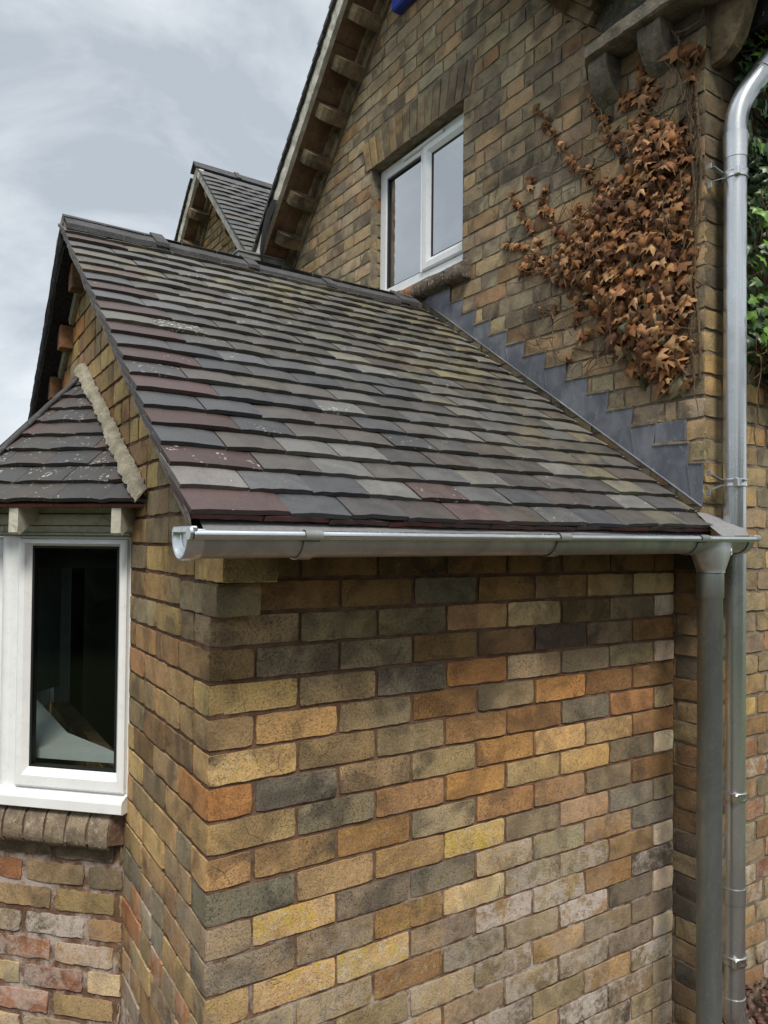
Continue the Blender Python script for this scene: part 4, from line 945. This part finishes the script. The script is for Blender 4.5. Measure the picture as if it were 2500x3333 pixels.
# ================================================================== DOWNPIPES
dp = thing('downpipe', 'short grey galvanised downpipe dropping from the gutter outlet beside the porch wall', 'downpipe', (OX, GYc, -ZG), 'galvanised downpipes')
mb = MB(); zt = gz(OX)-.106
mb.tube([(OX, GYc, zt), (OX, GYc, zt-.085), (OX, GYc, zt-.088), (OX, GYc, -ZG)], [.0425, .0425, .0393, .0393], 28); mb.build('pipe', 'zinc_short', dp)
PX, PY, PR = 1.862, -.19, .0385
tp = thing('downpipe', 'tall galvanised downpipe with a swan neck at the top and a shoe at the ground', 'downpipe', (PX, PY, -ZG), 'galvanised downpipes')
mb = MB(); bd = Vector((.36, -.30, .62)).normalized(); z0 = 1.50; pts = [(PX, PY, -1.63), (PX, PY, z0)]
for t in np.linspace(0, 1, 9)[1:]:
    d = (Vector((0, 0, 1))*(1-t)+bd*t).normalized(); p = Vector(pts[-1]); pts.append(tuple(p+d*.017*1.2))
pts.append(tuple(Vector(pts[-1])+bd*.9)); pts = pts
mb.tube(pts, PR, 28); tpp = mb.build('pipe', 'zinc_tall', tp)
mb = MB(); mb.tube([(PX, PY, 1.385), (PX, PY, 1.47), (PX, PY, 1.475)], [PR+.002, PR+.003, PR+.0035], 28); mb.build('socket', 'zinc', tp)
pe = Vector(pts[-2])+bd*.06; mb = MB(); mb.tube([pe, pe+bd*.05], PR+.003, 28); mb.build('socket', 'zinc', tp)
mb = MB(); mb.tube([(PX, PY, -1.195), (PX, PY, -1.25)], [PR+.0035, PR+.0025], 28); mb.build('socket', 'zinc_tall', tp)
mb = MB(); sh = [(PX, PY, -1.575), (PX, PY, -1.63)]
for t in np.linspace(0, 1, 8)[1:]:
    d = (Vector((0, 0, -1))*(1-t)+Vector((.75, -.5, -.35)).normalized()*t).normalized(); sh.append(tuple(Vector(sh[-1])+d*.016))
sh.append(tuple(Vector(sh[-1])+Vector((.75, -.5, -.35)).normalized()*.14)); mb.tube(sh, PR+.003, 28); mb.build('shoe', 'zinc_tall', tp)
for z in (1.325, .225, -.875, -1.445):
    mb = MB(); mb.tube([(PX, PY, z-.0145), (PX, PY, z-.0135), (PX, PY, z-.009), (PX, PY, z+.009), (PX, PY, z+.0135), (PX, PY, z+.0145)], [PR+.001, PR+.0055, PR+.003, PR+.003, PR+.0055, PR+.001], 28)
    cl = mb.build('clip', 'zinc', tp)
    mb = MB(); mb.obox((PX-.034, PY-.026, z), (1, 0, 0), (0, 1, 0), (0, 0, 1), -.010, .006, -.012, .006, -.015, .015, 0, .002)
    for k in range(4): mb.tube([(PX-.030+k*.0035, PY-.037, z-.013), (PX-.030+k*.0035, PY-.037, z+.013)], .0014, 6)
    mb.build('hinge', 'zinc', cl)
    mb = MB(); 
    for dz in (.022, -.022): mb.prism([(PX-.03, PY+.02, z+dz*.3), (W-.006, YC0-.04, z+dz*1.2), (W-.006, YC0-.04, z+dz*1.2+.003), (PX-.03, PY+.02, z+dz*.3+.003)], (.0, .016, .0)); mb.obox((W-.004, YC0, z+dz*1.6), (0, 1, 0), (0, 0, 1), (-1, 0, 0), -.030, -.014, -.010, .010, 0, .003, 0, .001)
    mb.build('lug', 'zinc_short', cl)

# ================================================================== ALARM BOX
al = thing('alarm_box', 'white alarm box with a blue lower half fixed high on the gable wall', 'alarm box', (W, 1.73, 3.08))
mb = MB(); ab = lambda z0, z1, d: mb.obox((W, 1.728, 0), (0, 1, 0), (0, 0, 1), (-1, 0, 0), -.118, .118, z0, z1, -.002, d, 0, .010)
ab(3.068, 3.14, .062); mb.build('lens', 'alarm_blue', al)
mb = MB(); ab(3.1405, 3.36, .066); mb.build('cover', 'alarm_white', al)

# ================================================================== IVY
def leaf(mb, c, nrm, tip, size, curl, col):
    nrm = np.array(nrm)/np.linalg.norm(nrm); tip = np.array(tip)-nrm*np.dot(tip, nrm); tip = tip/np.linalg.norm(tip); sd_ = np.cross(nrm, tip)
    T = [(-.12, .0), (-.42, -.10), (-.50, .14), (-.34, .30), (-.40, .58), (-.17, .56), (0, 1.), (.17, .56), (.40, .58), (.34, .30), (.50, .14), (.42, -.10), (.12, .0)]
    jx, jy = RNG.uniform(.75, 1.15), RNG.uniform(.8, 1.15); tw = RNG.uniform(-.5, .5)*curl; vs = []
    w1, w2, p1, p2 = RNG.uniform(2, 5), RNG.uniform(2, 5), RNG.uniform(0, 6), RNG.uniform(0, 6)
    ring1 = [(q[0]*.55, .28+(q[1]-.28)*.55) for q in T]
    for a, b in [(0, .28)]+ring1+T:
        h = -curl*(a*a*2.2+(b-.3)**2*.9)+tw*a*b*1.6+curl*.13*(math.sin(a*w1*2+p1)+math.sin(b*w2*2+p2))-.10*abs(a)*0+.05*(abs(a) < .02)
        a *= jx; b *= jy
        vs.append(np.array(c)+(sd_*a+tip*(b-.2)+nrm*(h+.03))*size)
    mb.col = col; n = 13
    fs = [(0, 1+i, 1+(i+1) % n) for i in range(n)]+[(1+i, 1+n+i, 1+n+(i+1) % n, 1+(i+1) % n) for i in range(n)]
    mb.add(vs, fs, 0, True)
def inside(p, poly):
    x, y = p; c = False; j = len(poly)-1
    for i in range(len(poly)):
        xi, yi = poly[i]; xj, yj = poly[j]
        if (yi > y) != (yj > y) and x < (xj-xi)*(y-yi)/(yj-yi)+xi: c = not c
        j = i
    return c
def edged(p, poly):
    d = 9; n = len(poly)
    for i in range(n):
        a, b = np.array(poly[i]), np.array(poly[(i+1) % n]); t = max(0, min(1, np.dot(np.array(p)-a, b-a)/max(1e-9, np.dot(b-a, b-a)))); d = min(d, np.linalg.norm(np.array(p)-a-(b-a)*t))
    return d
BODY = [(.27, 1.66), (.17, 1.70), (.08, 1.66), (-.02, 1.62), (-.085, 1.54), (-.095, 1.2), (-.09, .80), (-.085, .62), (-.05, .56), (.01, .555), (.10, .60), (.20, .66), (.28, .76), (.33, .85), (.42, .96), (.47, 1.02), (.56, 1.10), (.66, 1.20), (.66, 1.27), (.54, 1.33), (.46, 1.40), (.40, 1.44), (.36, 1.50), (.27, 1.50), (.24, 1.58)]
DC = [(.24, .10, .035), (.31, .145, .052), (.37, .19, .075), (.18, .075, .03), (.42, .25, .125), (.27, .115, .042), (.12, .052, .022), (.33, .17, .08)]
ivy = thing('dead_ivy', 'dried brown ivy clinging to the gable wall beside the tall downpipe', 'ivy', (W, .25, .55))
mb = MB()
def dleaf(y, z, size, dep):
    col = RNG.choice(DC); 
    if RNG.random() < .045 and z < 1.1: col = (.17, .165, .095)
    v = RNG.choice([.45, .65, .85, 1., 1.15, 1.35])*RNG.uniform(.9, 1.1); col = (col[0]*v*.86, col[1]*v*.83, col[2]*v*.78)+(RNG.random(),)
    nrm = (-1, RNG.uniform(-.75, .75), RNG.uniform(-.5, .85)); tip = (RNG.uniform(-.5, .1), RNG.uniform(-.8, .8), RNG.uniform(-1.2, .2))
    leaf(mb, (W-dep, y, z), nrm, tip, size, RNG.uniform(.25, 1.05), col)
cnt = 0
while cnt < 1380:
    y, z = RNG.uniform(-.1, .67), RNG.uniform(.55, 1.72)
    if not inside((y, z), BODY): continue
    e = edged((y, z), BODY)
    if e < .03 and RNG.random() < .6: continue
    if RNG.random() > .14+e*7: continue
    lower = max(0, min(1, (1.35-z)/.5)); left = max(0, (y-.3)/.35)
    size = (.022+.026*RNG.random()**.8+.040*lower*RNG.random()**1.3+.022*RNG.random()**2)*(1-.35*min(1, left)); dep = .005+RNG.random()**.8*min(.062, .012+e*.42)
    dleaf(y, z, size, dep); cnt += 1
TEN = [([(.72, 1.99), (.65, 1.87), (.56, 1.73), (.47, 1.60), (.40, 1.54), (.33, 1.47)], 46, .024), ([(.755, 1.69), (.745, 1.64)], 5, .03), ([(.67, 1.60), (.675, 1.5), (.60, 1.38), (.53, 1.30)], 40, .027),
       ([(.89, 1.67), (.84, 1.58), (.77, 1.46), (.70, 1.34), (.63, 1.25)], 26, .026), ([(.925, 1.44), (.86, 1.40), (.76, 1.34), (.66, 1.24), (.58, 1.14)], 30, .027), ([(.475, 1.45), (.47, 1.37), (.50, 1.26)], 16, .027),
       ([(.82, 1.28), (.74, 1.26), (.62, 1.19)], 24, .030), ([(.41, 1.88), (.36, 1.78), (.30, 1.66), (.25, 1.6)], 26, .028), ([(.16, 1.93), (.13, 1.80), (.12, 1.70)], 22, .042), ([(.25, 1.79), (.16, 1.74), (.08, 1.74)], 16, .042),
       ([(-.02, 1.86), (-.06, 1.83), (-.10, 1.80), (-.075, 1.72)], 9, .055), ([(.495, .985), (.47, .975)], 2, .06), ([(.45, .90), (.40, .88)], 3, .045), ([(.58, 1.02), (.70, 1.06)], 3, .024), ([(.50, .82), (.49, .81)], 1, .024)]
stems = MB()
for pts, n, sz in TEN:
    P_ = [np.array(p) for p in pts]
    for _ in range(int(n*1.5)):
        k = RNG.randrange(len(P_)-1); t = RNG.random(); p = P_[k]+(P_[k+1]-P_[k])*t; dleaf(p[0]+RNG.gauss(0, .011), p[1]+RNG.gauss(0, .011), sz*RNG.uniform(.9, 1.7), RNG.uniform(.004, .024))
    stems.tube([(W-.006-RNG.random()*.006, p[0]+RNG.uniform(-.008, .008), p[1]+RNG.uniform(-.008, .008)) for a, b in zip(P_[:-1], P_[1:]) for p in [a+(b-a)*q for q in (0, .25, .5, .75)]]+[(W-.006, *P_[-1])], .0022, 6)
mb.build('leaves', 'leaf_dead', ivy)
def twig(mb, p, d, L, r, wob, n=8):
    pts = [np.array(p, float)]; d = np.array(d, float)
    for i in range(n): d = d+np.array([RNG.uniform(-wob, wob)*.4, RNG.uniform(-wob, wob), RNG.uniform(-wob, wob)]); d = d/np.linalg.norm(d); pts.append(pts[-1]+d*L/n); pts[-1][0] = max(W-.06, min(pts[-1][0], W-.004)); pts[-1][1] = max(pts[-1][1], -.112)
    mb.tube(pts, [r*(1-.6*i/n) for i in range(n+1)], 6)
for i in range(70):
    y, z = RNG.uniform(-.115, .05), RNG.uniform(.6, 1.75); twig(stems, (W-.012-RNG.random()*.03, y, z), (0, RNG.uniform(-.6, .6), RNG.choice([-1, 1])), RNG.uniform(.06, .2), RNG.uniform(.0012, .003), .5)
for i in range(130):
    y, z = RNG.uniform(-.05, .66), RNG.uniform(.7, 1.7); twig(stems, (W-.02-RNG.random()*.06, y, z), (0, RNG.uniform(-.2, 1), RNG.uniform(-.4, 1)), RNG.uniform(.1, .28), RNG.uniform(.0015, .003), .45)
for y in (-.05, -.075, -.095): stems.tube([(W-.008, max(-.108, y+.012*math.sin(z*9+y*80)), z) for z in np.linspace(.6, 1.75, 24)], .005, 6)
twig(stems, (W-.03, -.02, 1.9), (-.1, -1, -.5), .2, .006, .5); twig(stems, (W-.03, .0, 1.92), (-.1, -.8, -.9), .22, .005, .5); twig(stems, (W-.02, .02, 1.60), (-.1, -.9, 1), .3, .003, .1)
twig(stems, (W-.006, .50, .84), (0, -1, -.15), .3, .0024, .3); twig(stems, (W-.006, .98, 1.75), (0, .1, -1), .1, .0016, .2); twig(stems, (W-.006, .70, 1.88), (0, -1, -.05), .12, .0016, .4)
stems.build('stems', 'stem', ivy)

gi = thing('green_ivy', 'fresh green ivy climbing the house front behind the tall downpipe', 'ivy', (2.2, YC0, .8))
mb = MB(); bk = MB()
cnt = 0
while cnt < 2000:
    x, z = RNG.uniform(1.92, 2.75), RNG.uniform(.35, 2.03)
    if z < .62+.10*math.sin(x*19)+(x-1.95)*-.15: continue
    fresh = RNG.random(); dep = RNG.uniform(.01, .16)
    col = (.105, .215, .022) if fresh > .72 and dep > .07 else RNG.choice([(.03, .07, .014), (.042, .095, .018), (.022, .05, .014)])
    v = RNG.uniform(.75, 1.3); col = tuple(q*v for q in col)+(0,)
    leaf(mb, (x, YC0-dep, z), (RNG.uniform(-.7, .4), -1, RNG.uniform(-.3, .8)), (RNG.uniform(-.6, .6), RNG.uniform(-.4, .1), RNG.uniform(-1, .2)), RNG.uniform(.035, .062), RNG.uniform(.05, .4), col); cnt += 1
mb.build('leaves', 'leaf_green', gi)
for i in range(260):
    x, z = RNG.uniform(1.93, 2.7), RNG.uniform(.6, 1.95); p = [np.array([x, YC0-RNG.uniform(.01, .12), z])]; d = np.array([RNG.uniform(-1, 1), 0, RNG.uniform(-1, 1)])
    for k in range(7): d = d+np.array([RNG.uniform(-.5, .5), RNG.uniform(-.2, .2), RNG.uniform(-.5, .5)]); d /= np.linalg.norm(d); p.append(p[-1]+d*.035); p[-1][1] = min(YC0-.005, max(YC0-.13, p[-1][1])); p[-1][0] = max(1.93, p[-1][0])
    bk.tube(p, RNG.uniform(.0012, .003), 5)
bk.build('stems', 'stem', gi)

# ================================================================== GROUND
mb = MB(); mb.box(-60, 60, -60, 60, -ZG-.25, -ZG-.004); tag(mb.build('lawn', 'earth'), kind='structure')
mb = MB(); mb.box(-3.2, 3.4, -4.2, -.02, -ZG-.05, -ZG); mb.box(-3.2, -.02, -.02, 5, -ZG-.05, -ZG+.003); tag(mb.build('path', 'paving'), kind='structure')
mb = MB()
for i in range(2600):
    x, y = RNG.uniform(1.75, 3.4), RNG.uniform(-1.1, -.13); r = RNG.uniform(.008, .019); z = -1.625-.30*max(0, (2.05-x))+.02*math.sin(x*5)+RNG.uniform(-.01, .015)-.25*max(0, -y-.4)
    c = RNG.choice([(.12, .06, .045), (.17, .10, .07), (.09, .05, .04), (.22, .16, .10), (.14, .08, .06)]); mb.col = c+(0,)
    a = RNG.uniform(0, 6.28); e = np.array([math.cos(a), math.sin(a), RNG.uniform(-.4, .4)]); f = np.array([-math.sin(a), math.cos(a), RNG.uniform(-.4, .4)]); g_ = np.cross(e, f); q = np.array([x, y, z])
    vs = [q+e*r*1.5, q+f*r, q-e*r*1.4, q-f*r*.9, q+g_*r*.6, q-g_*r*.6]; mb.add(vs, [(0, 1, 4), (1, 2, 4), (2, 3, 4), (3, 0, 4), (1, 0, 5), (2, 1, 5), (3, 2, 5), (0, 3, 5)], 0, True)
mb.col = (.1, .06, .045, 0); mb.hexa([(1.75, -1.1, -ZG), (3.4, -1.1, -ZG), (3.4, -.125, -ZG), (1.75, -.125, -ZG), (1.75, -1.1, -1.83), (3.4, -1.1, -1.79), (3.4, -.125, -1.64), (1.75, -.125, -1.74)])
tag(mb.build('gravel', 'gravel'), 'brown bark and gravel at the foot of the house wall', 'gravel', None, 'stuff')

# unseen hedge added behind the viewer to darken the low light and the reflections
hg = thing('light_block_hedge', 'unseen tall dark green hedge added to block low light', 'hedge', (-4, -9, -ZG))
mb = MB()
for P0, P1 in (((-13, -9), (9, -10)), ((-11, -9.5), (-12, 6))):
    P_ = []
    n = 70
    for i in range(n+1):
        t = i/n; x, y = P0[0]+(P1[0]-P0[0])*t, P0[1]+(P1[1]-P0[1])*t; H = 3.6+.5*math.sin(t*14)+RNG.uniform(-.25, .25)
        P_.append([(x+RNG.uniform(-.2, .2), y+RNG.uniform(-.2, .2), -ZG+H*k/9) for k in range(10)]+[(x, y-.8 if P0[1] == -9 else y, -ZG+H), (x, y-1, -ZG)])
    mb.col = (.03, .055, .018, 0); mb.grid(P_, 0, False)
mb.build('blocker_foliage', 'leaf_green', hg)
